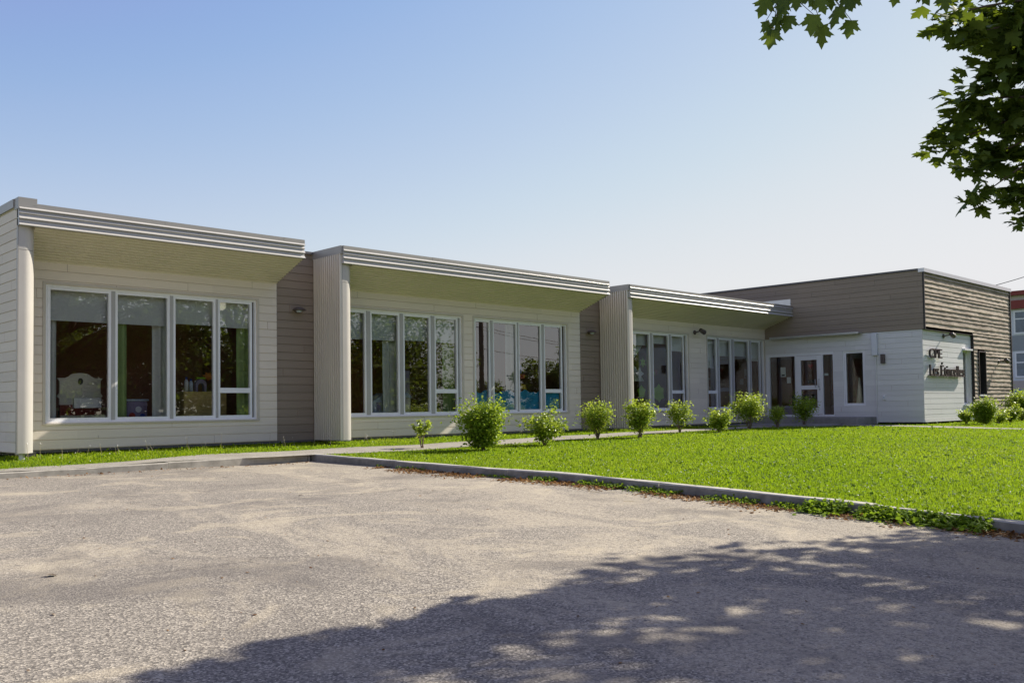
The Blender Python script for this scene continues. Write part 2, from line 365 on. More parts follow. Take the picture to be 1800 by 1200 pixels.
def rand_rot(n, tilt, rng=RNG, normal=None):
    """rotations: local +Z leans from vertical by up to tilt, spin random"""
    az = rng.uniform(0, 2 * np.pi, n); th = np.abs(rng.normal(0, tilt, n)); sp = rng.uniform(0, 2 * np.pi, n)
    z = np.stack([np.sin(th) * np.cos(az), np.sin(th) * np.sin(az), np.cos(th)], 1)
    a = np.where(np.abs(z[:, 2:3]) < 0.95, np.array([[0, 0, 1.0]]), np.array([[1.0, 0, 0]]))
    x = np.cross(a, z); x /= np.linalg.norm(x, axis=1, keepdims=True); y = np.cross(z, x)
    xs = x * np.cos(sp)[:, None] + y * np.sin(sp)[:, None]; ys = np.cross(z, xs)
    return np.stack([xs, ys, z], 2)

# maple leaf, unit length, stalk at the origin, blade in the XY plane
half = [(0.10, -0.02), (0.34, -0.07), (0.29, 0.07), (0.40, 0.16), (0.36, 0.24), (0.60, 0.46), (0.45, 0.45), (0.42, 0.55), (0.20, 0.46), (0.25, 0.64), (0.33, 0.74), (0.16, 0.77), (0.11, 0.87)]
ol = [(0, 0)] + half + [(0, 1.05)] + [(-x, y) for x, y in half[::-1]]
def _leafmesh(outline, c=(0, 0.35)):
    v = [(c[0], c[1], 0.04)] + [(x, y, -0.35 * abs(x) ** 1.5 - 0.12 * max(0, y - 0.3) ** 2) for x, y in outline]
    n = len(outline); f = [(0, 1 + i, 1 + (i + 1) % n) for i in range(n)]
    return np.array(v, float), np.array(f)
MAPLE_V, MAPLE_F = _leafmesh(ol)
OVAL_V, OVAL_F = _leafmesh([(0, 0), (0.22, 0.18), (0.34, 0.45), (0.24, 0.78), (0, 1.0), (-0.24, 0.78), (-0.34, 0.45), (-0.22, 0.18)], (0, 0.45))
CLUMP_V, CLUMP_F = _leafmesh([(0, 0), (0.3, 0.1), (0.25, 0.3), (0.5, 0.5), (0.2, 0.6), (0.1, 1.0), (-0.2, 0.62), (-0.5, 0.55), (-0.28, 0.3), (-0.3, 0.1)], (0, 0.4))

# ------------------------------------------------------------------ terrain
YK = [-80, -10, 0, 2.66, 4.2, 5.5, 8.1, 10.4, 14.3, 15.6, 17.1, 60]
ZK = [0.0, 0.03, 0.07, 0.167, 0.235, 0.28, 0.36, 0.385, 0.445, 0.50, 0.55, 0.55]
def zl(y): return np.interp(y, YK, ZK)
def sstep(t): t = np.clip(t, 0, 1); return t * t * (3 - 2 * t)
def lawn_z(x, y):
    w = sstep((np.asarray(x, float) - 9.2) / 14.0); a = zl(y)
    return a * (1 - w) + np.maximum(0.53, a) * w - np.interp(x, [1.0, 5.1, 6.6, 8.9], [0.038, 0.024, 0.008, 0.0])
def lot_z(x, y):
    return zl(y) - 0.115 + 0.010 * np.sin(1.1 * x + 0.6 * y) * np.sin(0.8 * y - 0.5 * x) + 0.006 * np.sin(2.3 * x - 1.1) * np.sin(1.9 * y)
def grid_sheet(name, xs, ys, fz, mat, keep=None, kind='structure'):
    X, Y = np.meshgrid(xs, ys, indexing='ij'); Z = fz(X, Y)
    V = np.stack([X, Y, Z], -1).reshape(-1, 3); nx, ny = len(xs), len(ys)
    i = np.arange(nx * ny).reshape(nx, ny); q = np.stack([i[:-1, :-1], i[1:, :-1], i[1:, 1:], i[:-1, 1:]], -1)
    if keep is not None:
        cx = (X[:-1, :-1] + X[1:, 1:]) / 2; cy = (Y[:-1, :-1] + Y[1:, 1:]) / 2; q = q[keep(cx, cy)]
    o = tri_mesh(name, V, q.reshape(-1, 4), mat); o.data.polygons.foreach_set("use_smooth", [True] * len(o.data.polygons))
    if kind: o['kind'] = kind
    return o
def span(*seg):
    out = []
    for a, b, st in seg: out += list(np.arange(a, b, st))
    return np.array(out + [seg[-1][1]])
gm = MB(); gm.poly([(-900, -900, -0.22), (1500, -900, -0.22), (1500, 1500, -0.22), (-900, 1500, -0.22)])
tag(gm.build("ground", M['ground']), kind='structure')
grid_sheet("parking_lot", span((-40, -6, 2), (-6, 8.98, 0.25)), span((-30, -4, 2), (-4, 14.35, 0.25)), lot_z, M['asphalt'])
lawn_keep = lambda x, y: ((x > 9.05) | (y > 14.37))
grid_sheet("lawn", span((-12, 3, 1.5), (3, 9.1, 0.3), (9.1, 31, 0.5), (31, 110, 4)), span((-14, -2, 2), (-2, 14.37, 0.40925), (14.37, 18, 0.4), (18, 90, 6)), lambda x, y: lawn_z(x, y) - 0.012, M['soil'], lawn_keep)
gm = MB(); gm.poly([(-900, -26, -0.20), (1500, -26, -0.20), (1500, -15, -0.20), (-900, -15, -0.20)]); tag(gm.build("road", M['road']), kind='structure')

# gravel path: along the kerb, between shrubs and wall, to the door, and a branch back across the lawn
def ribbon(name, pts, wid, mat, step=0.4):
    pts = np.array(pts, float); wid = np.array(wid, float)
    d = np.r_[0, np.cumsum(np.linalg.norm(np.diff(pts, axis=0), axis=1))]; s = np.arange(0, d[-1], step)
    x = np.interp(s, d, pts[:, 0]); y = np.interp(s, d, pts[:, 1]); w = np.interp(s, d, wid)
    tx, ty = np.gradient(x), np.gradient(y); L = np.hypot(tx, ty); nx, ny = -ty / L, tx / L
    V = []; K = 4
    for q in range(K + 1):
        t = q / K - 0.5; wob = 0.10 * np.sin(s * 2.1 + q) * (abs(t) > 0.4)
        px, py = x + nx * (w * t + wob), y + ny * (w * t + wob); V.append(np.stack([px, py, lawn_z(px, py) + 0.004], 1))
    V = np.stack(V, 1).reshape(-1, 3); n = len(s); i = np.arange(n * (K + 1)).reshape(n, K + 1)
    F = np.stack([i[:-1, :-1], i[1:, :-1], i[1:, 1:], i[:-1, 1:]], -1).reshape(-1, 4)
    return tag(tri_mesh(name, V, F, mat), kind='structure'), np.stack([x, y], 1), w
P1 = [(2.6, 14.55), (5.0, 14.62), (7.5, 14.85), (9.5, 14.62), (12, 14.55), (16, 14.75), (20, 14.9), (24, 14.95), (27.6, 15.1), (29.3, 15.2)]
path1, c1, w1 = ribbon("path", P1, [0.25, 0.45, 0.85, 1.25, 1.3, 1.25, 1.2, 1.2, 1.4, 1.6], M['gravel'])
P2 = [(28.2, 14.3), (27.8, 12.6), (26.9, 10.4), (25.2, 7.7), (24.6, 5.5), (24.3, -2)]
path2, c2, w2 = ribbon("path", P2, [1.5, 1.25, 1.1, 0.75, 0.85, 1.0], M['gravel'])

# ------------------------------------------------------------------ kerbs
def kerb(name, pts, width, side, seg=2.9, side_mat=False):
    """concrete kerb stones butted end to end, chamfered top edges"""
    mb = MB(); pts = [np.array(p, float) for p in pts]
    d = np.r_[0, np.cumsum([np.linalg.norm(b - a) for a, b in zip(pts, pts[1:])])]; P = np.array(pts)
    at = lambda s: np.array([np.interp(s, d, P[:, k]) for k in range(3)])
    s = 0.0
    while s < d[-1] - 0.05:
        e = min(s + seg, d[-1]); cuts = np.linspace(s + 0.006, e - 0.006, 7); rings = []
        jz = random.uniform(-0.006, 0.006); jl = random.uniform(-0.012, 0.012)
        for c in cuts:
            p = at(c); t = at(min(c + 0.05, d[-1])) - at(max(c - 0.05, 0)); t /= np.linalg.norm(t); nrm = np.array([-t[1], t[0], 0]) * side
            w = np.random.default_rng(int(c * 997)).normal(0, 0.003, 6)
            prof = [(0, -0.30), (0.0, -0.015 + w[0]), (0.014, w[1]), (width - 0.014, w[2]), (width, -0.015), (width, -0.30)]
            rings.append([p + nrm * (a + jl) + np.array([0, 0, b + jz]) for a, b in prof])
        for r0, r1 in zip(rings, rings[1:]):
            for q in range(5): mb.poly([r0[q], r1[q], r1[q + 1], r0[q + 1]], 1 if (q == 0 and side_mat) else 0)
        mb.poly(rings[0][::-1]); mb.poly(rings[-1]); s = e
    return mb
kl = kerb("kerb", [(-9, 14.30, 0.41), (1.0, 14.30, 0.415), (5.1, 14.30, 0.43), (6.6, 14.30, 0.446), (8.90, 14.30, 0.455)], 0.14, 1, 2.55)
tag(kl.build("kerb", M['concrete']), kind='structure')
kr_pts = [(8.92, y, float(zl(y)) + 0.004) for y in (14.42, 12, 10.4, 8.1, 5.5, 4.2, 2.66, 1, -2, -8, -14)]
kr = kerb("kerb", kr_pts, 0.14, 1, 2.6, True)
for q in (0.0, 0.14):   # tapered nose where the kerb meets the path
    pass
tag(kr.build("kerb", [M['concrete_sunlit'], M['concrete_shaded']]), kind='structure')
nb = MB(); x0, y0, zt = 8.92, 14.42, 0.445
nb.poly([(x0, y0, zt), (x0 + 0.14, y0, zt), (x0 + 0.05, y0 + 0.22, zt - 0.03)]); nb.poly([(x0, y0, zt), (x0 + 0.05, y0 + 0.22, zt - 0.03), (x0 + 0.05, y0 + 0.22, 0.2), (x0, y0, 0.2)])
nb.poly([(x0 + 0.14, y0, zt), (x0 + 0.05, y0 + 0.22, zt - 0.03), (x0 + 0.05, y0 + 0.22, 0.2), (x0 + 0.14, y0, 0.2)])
tag(nb.build("kerb", M['concrete_shaded']), kind='structure')
# ------------------------------------------------------------------ building: faces and cladding
YW, YF, XR, YR = 17.10, 16.0, 29.527, 11.55
ZT, ZB, ZSW, ZFIN = 4.658, 4.291, 3.897, 0.609
XF = [4.579, 10.776, 20.351]; XE = [9.853, 19.447, 29.527]; FW = 0.29
facade = lambda u, v, z: (u, YW - v, z)
entry = lambda u, v, z: (XR - v, u, z)
signf = lambda u, v, z: (u, YR - v, z)
B = empty("daycare_building", (18, 17, 0.5), "long low greige childcare building with flat roofs, big window walls and a brown entrance wing", "building")

def intervals(u0, u1, za, zb, ops):
    iv = [(u0, u1)]
    for a, b, c, d in ops:
        if zb <= c + 1e-6 or za >= d - 1e-6: continue
        nv = []
        for p, q in iv:
            if b <= p or a >= q: nv.append((p, q)); continue
            if a > p: nv.append((p, a))
            if b < q: nv.append((b, q))
        iv = nv
    return iv
def siding(mb, F, u0, u1, z0, z1, pitch, ops=(), g=0.014, d=0.016, mi=0, top=None):
    z = z0; ed = sorted({q for o in ops for q in o[2:]})
    while z < z1 - 1e-6:
        zb = min(z + pitch, z1)
        for a, b, v in ((z, min(z + g, zb), -d), (min(z + g, zb), zb, 0.0)):
            cuts = [a] + [e for e in ed if a + 1e-6 < e < b - 1e-6] + [b]
            for ca, cb in zip(cuts, cuts[1:]):
                for p, q in intervals(u0, u1, ca, cb, ops):
                    if v < 0: mb.poly([F(p, v, ca), F(q, v, ca), F(q, v, cb), F(p, v, cb)], mi); continue
                    ju = u0 + (int(round((z - z0) / pitch)) * 1.37) % 3.6; e = p
                    while ju < q:   # butt joint between two boards
                        if ju > p + 0.1 and ju < q - 0.1:
                            mb.poly([F(e, v, ca), F(ju, v, ca), F(ju, v, cb), F(e, v, cb)], mi); mb.poly([F(ju, -d, ca), F(ju + 0.004, -d, ca), F(ju + 0.004, -d, cb), F(ju, -d, cb)], mi); e = ju + 0.004
                        ju += 3.6
                    mb.poly([F(e, v, ca), F(q, v, ca), F(q, v, cb), F(e, v, cb)], mi)
            if b - a < pitch * 0.5 or v < 0:
                pass
        for p, q in intervals(u0, u1, z, z + g, ops):
            mb.poly([F(p, 0, z + g), F(q, 0, z + g), F(q, -d, z + g), F(p, -d, z + g)], mi)
            mb.poly([F(p, 0, z), F(q, 0, z), F(q, -d, z), F(p, -d, z)], mi)
        z = zb
    return mb
def jambs(mb, F, ops, depth=0.16, mi=0):
    for a, b, c, d in ops:
        for p, q in (((a, c), (a, d)), ((b, c), (b, d)), ((a, d), (b, d)), ((a, c), (b, c))):
            mb.poly([F(p[0], 0, p[1]), F(q[0], 0, q[1]), F(q[0], -depth, q[1]), F(p[0], -depth, p[1])], mi)
def fbox(mb, F, u0, u1, v0, v1, z0, z1, mi=0):
    mb.box(F(u0, v0, z0), F(u1, v1, z1), mi)

# windows: (u0,u1,z0,z1, glass lights [(a,b)], index of the light with the low hopper)
W1T, W1B = 3.514, 1.075
WINS = [
    (5.331, 9.394, W1B, W1T, [(5.425, 6.425), (6.590, 7.530), (7.690, 8.468), (8.610, 9.262)], 3),
    (10.955, 15.013, W1B, W1T, [(11.05, 12.11), (12.310, 13.060), (13.250, 14.000), (14.205, 14.865)], 3),
    (15.423, 18.900, W1B + .02, W1T, [(15.515, 15.968), (16.145, 16.935), (17.075, 17.870), (18.055, 18.695)], 3),
    (20.70, 24.730, W1B, W1T, [(20.79, 21.60), (21.75, 22.72), (22.930, 23.700), (23.890, 24.500)], 3),
    (25.823, 29.440, W1B, W1T, [(25.915, 26.410), (26.610, 27.285), (27.530, 28.450), (28.640, 29.200)], 0),
]
def window(F, u0, u1, z0, z1, lights, hop, parent, glass='glass', trim=True, label=None, lip=True):
    mb = MB(); s = 0.05
    t = 0.035   # outer frame, set back from the cladding
    v0, v1 = -0.10, -0.025
    fbox(mb, F, u0, u1, v0, v1, z0, z0 + t); fbox(mb, F, u0, u1, v0, v1, z1 - t, z1)
    fbox(mb, F, u0, u0 + t, v0, v1, z0 + t, z1 - t); fbox(mb, F, u1 - t, u1, v0, v1, z0 + t, z1 - t)
    panes = []
    for i, (a, b) in enumerate(lights):
        cells = [(z0 + t + s, z1 - t - s)]
        if i == hop: zc = z0 + 0.24 * (z1 - z0); cells = [(z0 + t + s, zc - s), (zc + s, z1 - t - s)]
        for c, d in cells:
            w0, w1 = -0.115, -0.045
            la, lb = max(a - s, u0 + t), min(b + s, u1 - t)
            fbox(mb, F, la, lb, w0, w1, c - s, c); fbox(mb, F, la, lb, w0, w1, d, d + s)
            fbox(mb, F, la, a, w0, w1, c, d); fbox(mb, F, b, lb, w0, w1, c, d)
            panes.append((a, b, c, d))
        if i: # mullion post between this light and the one before
            pa, pb = lights[i - 1][1] + s, a - s
            if pb - pa > 0.008: fbox(mb, F, pa, pb, -0.10, -0.030, z0 + t, z1 - t, 1)
    if trim:
        k = 0.048; tv = 0.012
        fbox(mb, F, u0 - k, u1 + k, 0.002, tv, z1, z1 + k * 0.9, 2)
        fbox(mb, F, u0 - k, u0, 0.002, tv, z0, z1, 2); fbox(mb, F, u1, u1 + k, 0.002, tv, z0, z1, 2)
        fbox(mb, F, u0 - k, u1 + k, 0.002, tv + 0.014, z0 - k * 0.7, z0, 2)
    o = mb.build("window", [M['white'], M['mullion'], M['trim']], parent)
    if label: o['label'] = label
    for a, b, c, d in panes:
        p = MB(); q = [F(a, -0.085, c), F(b, -0.085, c), F(b, -0.085, d), F(a, -0.085, d)]
        if F is entry: q = q[::-1]
        p.poly(q).build("pane", M[glass], o)
    return o

ops_f = [(w[0], w[1], w[2], w[3]) for w in WINS]
mods = [(XF[0], XE[0], ops_f[:1]), (XF[1], XE[1], ops_f[1:3]), (XF[2], XE[2], ops_f[3:])]
for (xa, xb, ops) in mods:
    mb = MB(); siding(mb, facade, xa + FW - 0.01, xb, Z0W, ZSW, 0.165, ops); jambs(mb, facade, ops)
    if xb < 29: mb.poly([(xb, YW, Z0W), (xb, YW + 0.03, Z0W), (xb, YW + 0.03, ZSW), (xb, YW, ZSW)])
    mb.build("front_wall", M['board'], B)
for i, w in enumerate(WINS): window(facade, *w, B)
# brown recess walls between the modules
for a, b in ((XE[0], XF[1]), (XE[1], XF[2])):
    mb = MB(); F2 = lambda u, v, z: (u, YW + 0.03 - v, z); siding(mb, F2, a, b, Z0W - 0.02, ZT - 0.05, 0.17); mb.build("recess_wall", M['brown'], B)
    MB().box((a, YW - 0.03, ZT - 0.05), (b, YW + 0.3, ZT)).build("roof_cap", M['cap'], B)
# foundation, floor and roof
mb = MB(); mb.box((XF[0] + 0.5, YW + 0.09, 0.1), (XR - 0.02, YW + 0.29, Z0W - 0.025)); mb.build("foundation", M['found'], B)
mb = MB(); mb.box((XF[0] + 0.05, YW + 0.06, Z0W - 0.045), (XR - 0.02, YW + 0.02, Z0W - 0.003)); mb.build("base_flashing", M['cap'], B)
mb = MB(); mb.box((XF[0] + 0.12, YW + 0.2, 0.62), (XR - 0.05, 29.8, 0.80)); mb.build("floor", M['room_floor'], B)
mb = MB()
for a, b in zip(XF, XE): mb.box((a + 0.02, YF + 0.06, ZT - 0.12), (b - 0.02, 29.9, ZT - 0.03))
for a, b in ((XE[0], XF[1]), (XE[1], XF[2])): mb.box((a - 0.02, YW + 0.06, ZT - 0.14), (b + 0.02, 29.9, ZT - 0.052))
mb.build("roof", M['roofing'], B)
# soffits: ribbed metal sloping from the fascia down to the wall
for i, (a, b) in enumerate(zip(XF, XE)):
    mb = MB(); n = 12; xa = a + FW - 0.02
    prof = []
    for k in range(n):
        for (t, dz) in ((0.0, 0.0), (0.10, 0.055), (0.40, 0.055), (0.50, 0.0)):
            s = (k + t) / n; prof.append((YF + 0.03 + s * (YW - YF - 0.03), ZB + 0.004 + s * (ZSW - ZB) + dz))
    prof.append((YW, ZSW))
    for p, q in zip(prof, prof[1:]): mb.poly([(xa, p[0], p[1]), (b, p[0], p[1]), (b, q[0], q[1]), (xa, q[0], q[1])])
    mb.build("soffit", M['soffit'], B)
    if i < 2: MB().poly([(b, YF + 0.01, ZB), (b, YF + 0.01, ZT - 0.02), (b, YW, ZT - 0.02), (b, YW, ZSW)]).build("overhang_end", M['metal'], B)
# fascias: folded metal with four projecting lips
for i, (a, b) in enumerate(zip(XF, XE)):
    mb = MB(); h = ZT - ZB; lips = [(0.105, 0.036), (0.172, 0.022), (0.262, 0.036), (h, 0.040)]
    prof = [(YF + 0.10, ZT), (YF - 0.008, ZT)]; y = YF; top = 0.0
    for dz, pr in lips:
        z = ZT - dz; prof += [(y, z + 0.012 + 0.95 * pr), (y - pr, z + 0.010), (y - pr, z), (y + 0.004, z - 0.004)]
    prof[-1] = (YF + 0.05, ZB)
    xs = a if i else a
    for k, (p, q) in enumerate(zip(prof, prof[1:])): mb.poly([(xs, p[0], p[1]), (b, p[0], p[1]), (b, q[0], q[1]), (xs, q[0], q[1])], 1 if k >= 2 and (k - 2) % 4 in (0, 1) else 0)
    mb.poly([(xs, p[0], p[1]) for p in prof] + [(xs, YF + 0.10, ZB)]); mb.poly([(b, p[0], p[1]) for p in prof] + [(b, YF + 0.10, ZB)])
    mb.build("fascia", [M['fascia'], M['lip']], B)
    # cap flashing laps in sheets
    cp = MB(); x = xs
    while x < b - 0.05:
        e = min(x + 2.4, b); cp.box((x + 0.003, YF - 0.012 - 0.0015 * (int(x) % 2), ZT - 0.07), (e, YF + 0.16, ZT + 0.006 + 0.002 * (int(x) % 2))); x = e
    cp.build("parapet_flashing", M['metal'], B)
mb = MB(); mb.box((XF[0] - 0.012, YF - 0.016, ZT - 0.10), (XF[0] + 0.20, YF + 0.2, ZT + 0.085)); mb.box((XF[0] + 0.20, YF - 0.014, ZT - 0.03), (XF[0] + 0.27, YF + 0.2, ZT + 0.085))
mb.box((XF[0] - 0.03, YF + 0.2, ZT - 0.06), (XF[0] + 0.2, 30.0, ZT + 0.08)); mb.build("parapet_flashing", M['metal'], B)
mb = MB(); mb.poly([(XF[0] - 0.002, YF - 0.030, ZT - 0.105), (XF[0] + 0.205, YF - 0.030, ZT - 0.105), (XF[0] + 0.205, YF - 0.016, ZT - 0.085), (XF[0] - 0.002, YF - 0.016, ZT - 0.085)])
mb.build("parapet_lip", M['metal'], B)

# fins with rounded metal-clad corner columns
def rounded_fin(i):
    a = XF[i]; b = a + FW; r = 0.19; y0 = YF + 0.05; z0 = ZFIN; z1 = ZB + 0.02
    out = [(a + 0.012, y0)] + [(b - r + r * math.sin(t), y0 + r - r * math.cos(t)) for t in np.linspace(0, math.pi / 2, 14)] + [(b, YW - 0.012)]
    for (za, zb) in ((z0, 3.90), (3.906, z1)):
        mb = MB()
        for p, q in zip(out, out[1:]): mb.poly([(p[0], p[1], za), (q[0], q[1], za), (q[0], q[1], zb), (p[0], p[1], zb)])
        o = mb.build("corner_column", M['clad'], B, smooth=True)
    mb = MB(); mb.poly([(p[0], p[1], z0 + 0.002) for p in out] + [(a + 0.012, YW, z0 + 0.002)]); mb.box((a - 0.004, y0 - 0.004, z0), (a + 0.014, y0 + 0.05, z1 - 0.03)); mb.build("column_trim", M['metal'], B)
for i in range(3): rounded_fin(i)
# left side of the first module: horizontal boards; of the others: vertical ribbed metal
mb = MB(); F3 = lambda u, v, z: (XF[0] - v, u, z); siding(mb, F3, YF + 0.05, 30, Z0W, ZT - 0.02, 0.165); mb.poly([F3(YF + 0.05, 0, Z0W), F3(30, 0, Z0W), F3(30, -0.2, Z0W), F3(YF + 0.05, -0.2, Z0W)]); mb.build("side_wall", M['board_side'], B)
for i in (1, 2):
    mb = MB(); n = 13; L = YW - YF - 0.05; prof = []
    for k in range(n):
        for t, d in ((0.0, 0.0), (0.05, 0.050), (0.52, 0.050), (0.57, 0.0)): prof.append((YF + 0.05 + (k + t) / n * L, XF[i] - d))
    prof.append((YW + 0.02, XF[i]))
    for p, q in zip(prof, prof[1:]): mb.poly([(p[1], p[0], ZFIN), (q[1], q[0], ZFIN), (q[1], q[0], ZT - 0.16), (p[1], p[0], ZT - 0.16)])
    mb.build("ribbed_wall", M['rib'], B)
    MB().box((XF[i] - 0.045, YF + 0.012, ZT - 0.165), (XF[i] + 0.02, YW + 0.3, ZT + 0.006)).build("parapet_flashing", M['metal'], B)
    MB().box((XF[i] - 0.03, YF + 0.055, ZFIN - 0.02), (XF[i] + 0.2, YW, ZFIN)).build("base_flashing", M['metal'], B)
po = MB(); po.tube([(4.70, 16.2, 0.2), (4.70, 16.2, 0.62)], 0.045, 10); po.box((4.62, 16.12, 0.585), (4.78, 16.28, 0.606)); po.build("support_post", M['galv'], B)
# skirt in the dark under the first module's side
MB().box((XF[0] + 0.35, YF + 0.75, 0.1), (XF[0] + 0.5, 30, 0.60)).build("foundation", M['found'], B)

# rooms behind the windows
def room(x0, x1, wall, y1=20.3):
    mb = MB(); z0, z1 = 0.80, 3.80
    mb.poly([(x0, y1, z0), (x1, y1, z0), (x1, y1, z1), (x0, y1, z1)], 1)
    mb.poly([(x0, YW + .17, z0), (x0, y1, z0), (x0, y1, z1), (x0, YW + .17, z1)]); mb.poly([(x1, YW + .17, z0), (x1, y1, z0), (x1, y1, z1), (x1, YW + .17, z1)])
    mb.poly([(x0, YW + .17, z1), (x1, YW + .17, z1), (x1, y1, z1), (x0, y1, z1)])
    mb.build("room_wall", [M['room'], M[wall]], B)
room(XF[0] + 0.15, XE[0] - 0.1, 'room'); room(XF[1] + 0.15, 15.2, 'room_orange'); room(15.25, XE[1] - 0.1, 'room'); room(XF[2] + 0.15, 25.2, 'room'); room(25.25, XR - 0.12, 'room')

# ------------------------------------------------------------------ entrance wing
ZR, ZBD = 5.477, 3.54; XRE = 37.70; YB = 27.0
op_e = [(14.53, 17.07, 0.80, 3.00), (13.44, 14.20, 1.14, 2.985)]
mb = MB(); siding(mb, entry, YR, YW + 0.02, Z0W - 0.02, ZBD, 0.17, op_e); jambs(mb, entry, op_e, 0.14); mb.build("entrance_wall", M['grey_board'], B)
mb = MB(); siding(mb, lambda u, v, z: (XR - 0.012 - v, u, z), YR - 0.05, YB, ZBD, ZR - 0.04, 0.17); mb.poly([(XR - 0.012, YR, ZBD), (XR, YR, ZBD), (XR, YB, ZBD), (XR - 0.012, YB, ZBD)]); mb.build("brown_band", M['brown_y'], B)
# sign face: pale panel low left, weathered lap boards around it
pw = (32.955, 33.665, 1.14, 2.985); ww = (34.245, 34.870, 1.47, 2.96); PX = 33.74
mb = MB(); siding(mb, signf, XR + 0.004, PX, 0.655, 3.53, 0.17, [pw]); jambs(mb, signf, [pw], 0.2); mb.build("sign_wall", M['grey_board_x'], B)
MB().box(signf(XR - 0.01, 0.028, 0.60), signf(XRE, -0.05, 0.652)).build("base_flashing", M['white'], B)
def lapboards(mb, u0, u1, z0, z1, pitch, ops, base):
    rg = random.Random(5); z = z0
    while z < z1 - 0.02:
        h = pitch * rg.choice([0.62, 1.0, 1.0, 1.12, 0.85]); zb = min(z + h, z1)
        for p, q in intervals(u0, u1, z, zb, ops):
            n = max(1, int((q - p) / 0.22)); us = np.linspace(p, q, n + 1); joint = rg.uniform(0.2, 0.8); lift = rg.uniform(0.0, 0.010)
            vb = [base + 0.023 + lift + 0.003 * math.sin(u * 2.3 + z * 9) + rg.uniform(-0.006, 0.006) for u in us]
            vt = [base - 0.004 + rg.uniform(-0.003, 0.003) for u in us]; dz = [rg.uniform(-0.005, 0.005) for u in us]
            for k in range(n):
                mb.poly([signf(us[k], vb[k], z + dz[k]), signf(us[k + 1], vb[k + 1], z + dz[k + 1]), signf(us[k + 1], vt[k + 1], zb + 0.004), signf(us[k], vt[k], zb + 0.004)])
                mb.poly([signf(us[k], vb[k], z + dz[k]), signf(us[k + 1], vb[k + 1], z + dz[k + 1]), signf(us[k + 1], base - 0.03, z + dz[k + 1] + 0.006), signf(us[k], base - 0.03, z + dz[k] + 0.006)])
        z = zb
mb = MB(); wb = 0.055
lapboards(mb, XR + 0.03, XRE, 0.67, ZR - 0.13, 0.15, [(XR, PX + 0.01, 0.0, 3.545), (ww[0] - 0.03, ww[1] + 0.03, ww[2] - 0.05, ww[3] + 0.05), (pw[0], pw[1] + 0.1, pw[2], pw[3])], wb)
bm = bmesh.new(); me = bpy.data.meshes.new("wood_cladding"); me.from_pydata(mb.v, [], mb.f); bm.from_mesh(me); bmesh.ops.remove_doubles(bm, verts=bm.verts, dist=0.0008)
bm.to_mesh(me); bm.free(); me.materials.append(M['wood']); wo = bpy.data.objects.new("wood_cladding", me); COL.objects.link(wo); wo.parent = B; wo.location = -B.location
for a_, b_ in ((signf(XR - 0.016, wb + 0.050, ZBD), signf(XR + 0.03, wb - 0.005, ZR - 0.05)), (signf(PX - 0.012, wb + 0.04, 0.66), signf(PX + 0.012, -0.02, 3.53)), (signf(XRE - 0.01, wb + 0.05, 0.66), signf(XRE + 0.05, -0.1, ZR - 0.05)), (signf(XR + 0.03, wb + 0.03, 3.532), signf(PX + 0.012, -0.01, 3.546))):
    MB().box(a_, b_).build("corner_trim", M['dark'], B)
mb = MB(); mb.box(signf(XR - 0.05, wb + 0.075, ZR - 0.12), signf(XRE + 0.07, -0.06, ZR)); mb.build("roof_flashing", M['silver'], B)
mb = MB(); mb.box((XR - 0.05, YR + 0.06, ZR - 0.055), (XR + 0.1, YB, ZR + 0.002)); mb.build("roof_cap", M['cap'], B)
MB().box((XR + 0.02, YR + 0.05, ZR - 0.2), (XRE, YB, ZR - 0.06)).build("roof", M['roofing'], B)
mb = MB(); mb.poly([(XRE, YR, 0.5), (XRE, YB, 0.5), (XRE, YB, ZR - 0.1), (XRE, YR, ZR - 0.1)]); mb.build("side_wall", M['brown_y'], B)
mb = MB(); mb.poly([(XR, YB, 0.3), (XRE, YB, 0.3), (XRE, YB, ZR - 0.1), (XR, YB, ZR - 0.1)]); mb.poly([(XF[0], 30, 0.3), (XR, 30, 0.3), (XR, 30, ZT - 0.05), (XF[0], 30, ZT - 0.05)]); mb.build("rear_wall", M['brown'], B)
# flashing plate on the wing where the third roof dies into it
MB().box((XR - 0.022, YF + 0.06, ZT - 0.02), (XR - 0.013, 18.4, 4.915)).build("roof_flashing", M['silver'], B)
# door set: wide sidelight, door leaf, narrow sidelight
mb = MB(); E = lambda a, b, c, d, v0=-0.09, v1=-0.015: fbox(mb, entry, a, b, v0, v1, c, d)
E(14.53, 17.07, 2.90, 3.00); E(14.53, 17.07, 0.80, 0.85); E(16.95, 17.07, 0.85, 2.90); E(15.935, 15.975, 0.85, 2.90); E(14.93, 14.97, 0.85, 2.90); E(14.53, 14.565, 0.85, 2.90)
df = mb.build("door_frame", M['white'], B)
for a, b, nm in ((15.975, 16.95, "pane"), (14.565, 14.93, "pane")):
    MB().poly([entry(a, -0.055, 0.85), entry(a, -0.055, 2.90), entry(b, -0.055, 2.90), entry(b, -0.055, 0.85)]).build(nm, M['glass_door'], df)
mb = MB()
for a, b, c, d in ((14.975, 15.15, 0.86, 2.89), (15.75, 15.93, 0.86, 2.89), (15.15, 15.75, 2.74, 2.89), (15.15, 15.75, 1.72, 1.86), (15.15, 15.75, 0.86, 1.08)): fbox(mb, entry, a, b, -0.07, -0.008, c, d)
dr = mb.build("door", M['white'], B, bevel=0.004)
for c, d in ((1.86, 2.74), (1.08, 1.72)):
    MB().poly([entry(15.15, -0.04, c), entry(15.15, -0.04, d), entry(15.75, -0.04, d), entry(15.75, -0.04, c)]).build("pane", M['glass_door'], dr)
hm = MB(); y = 15.06
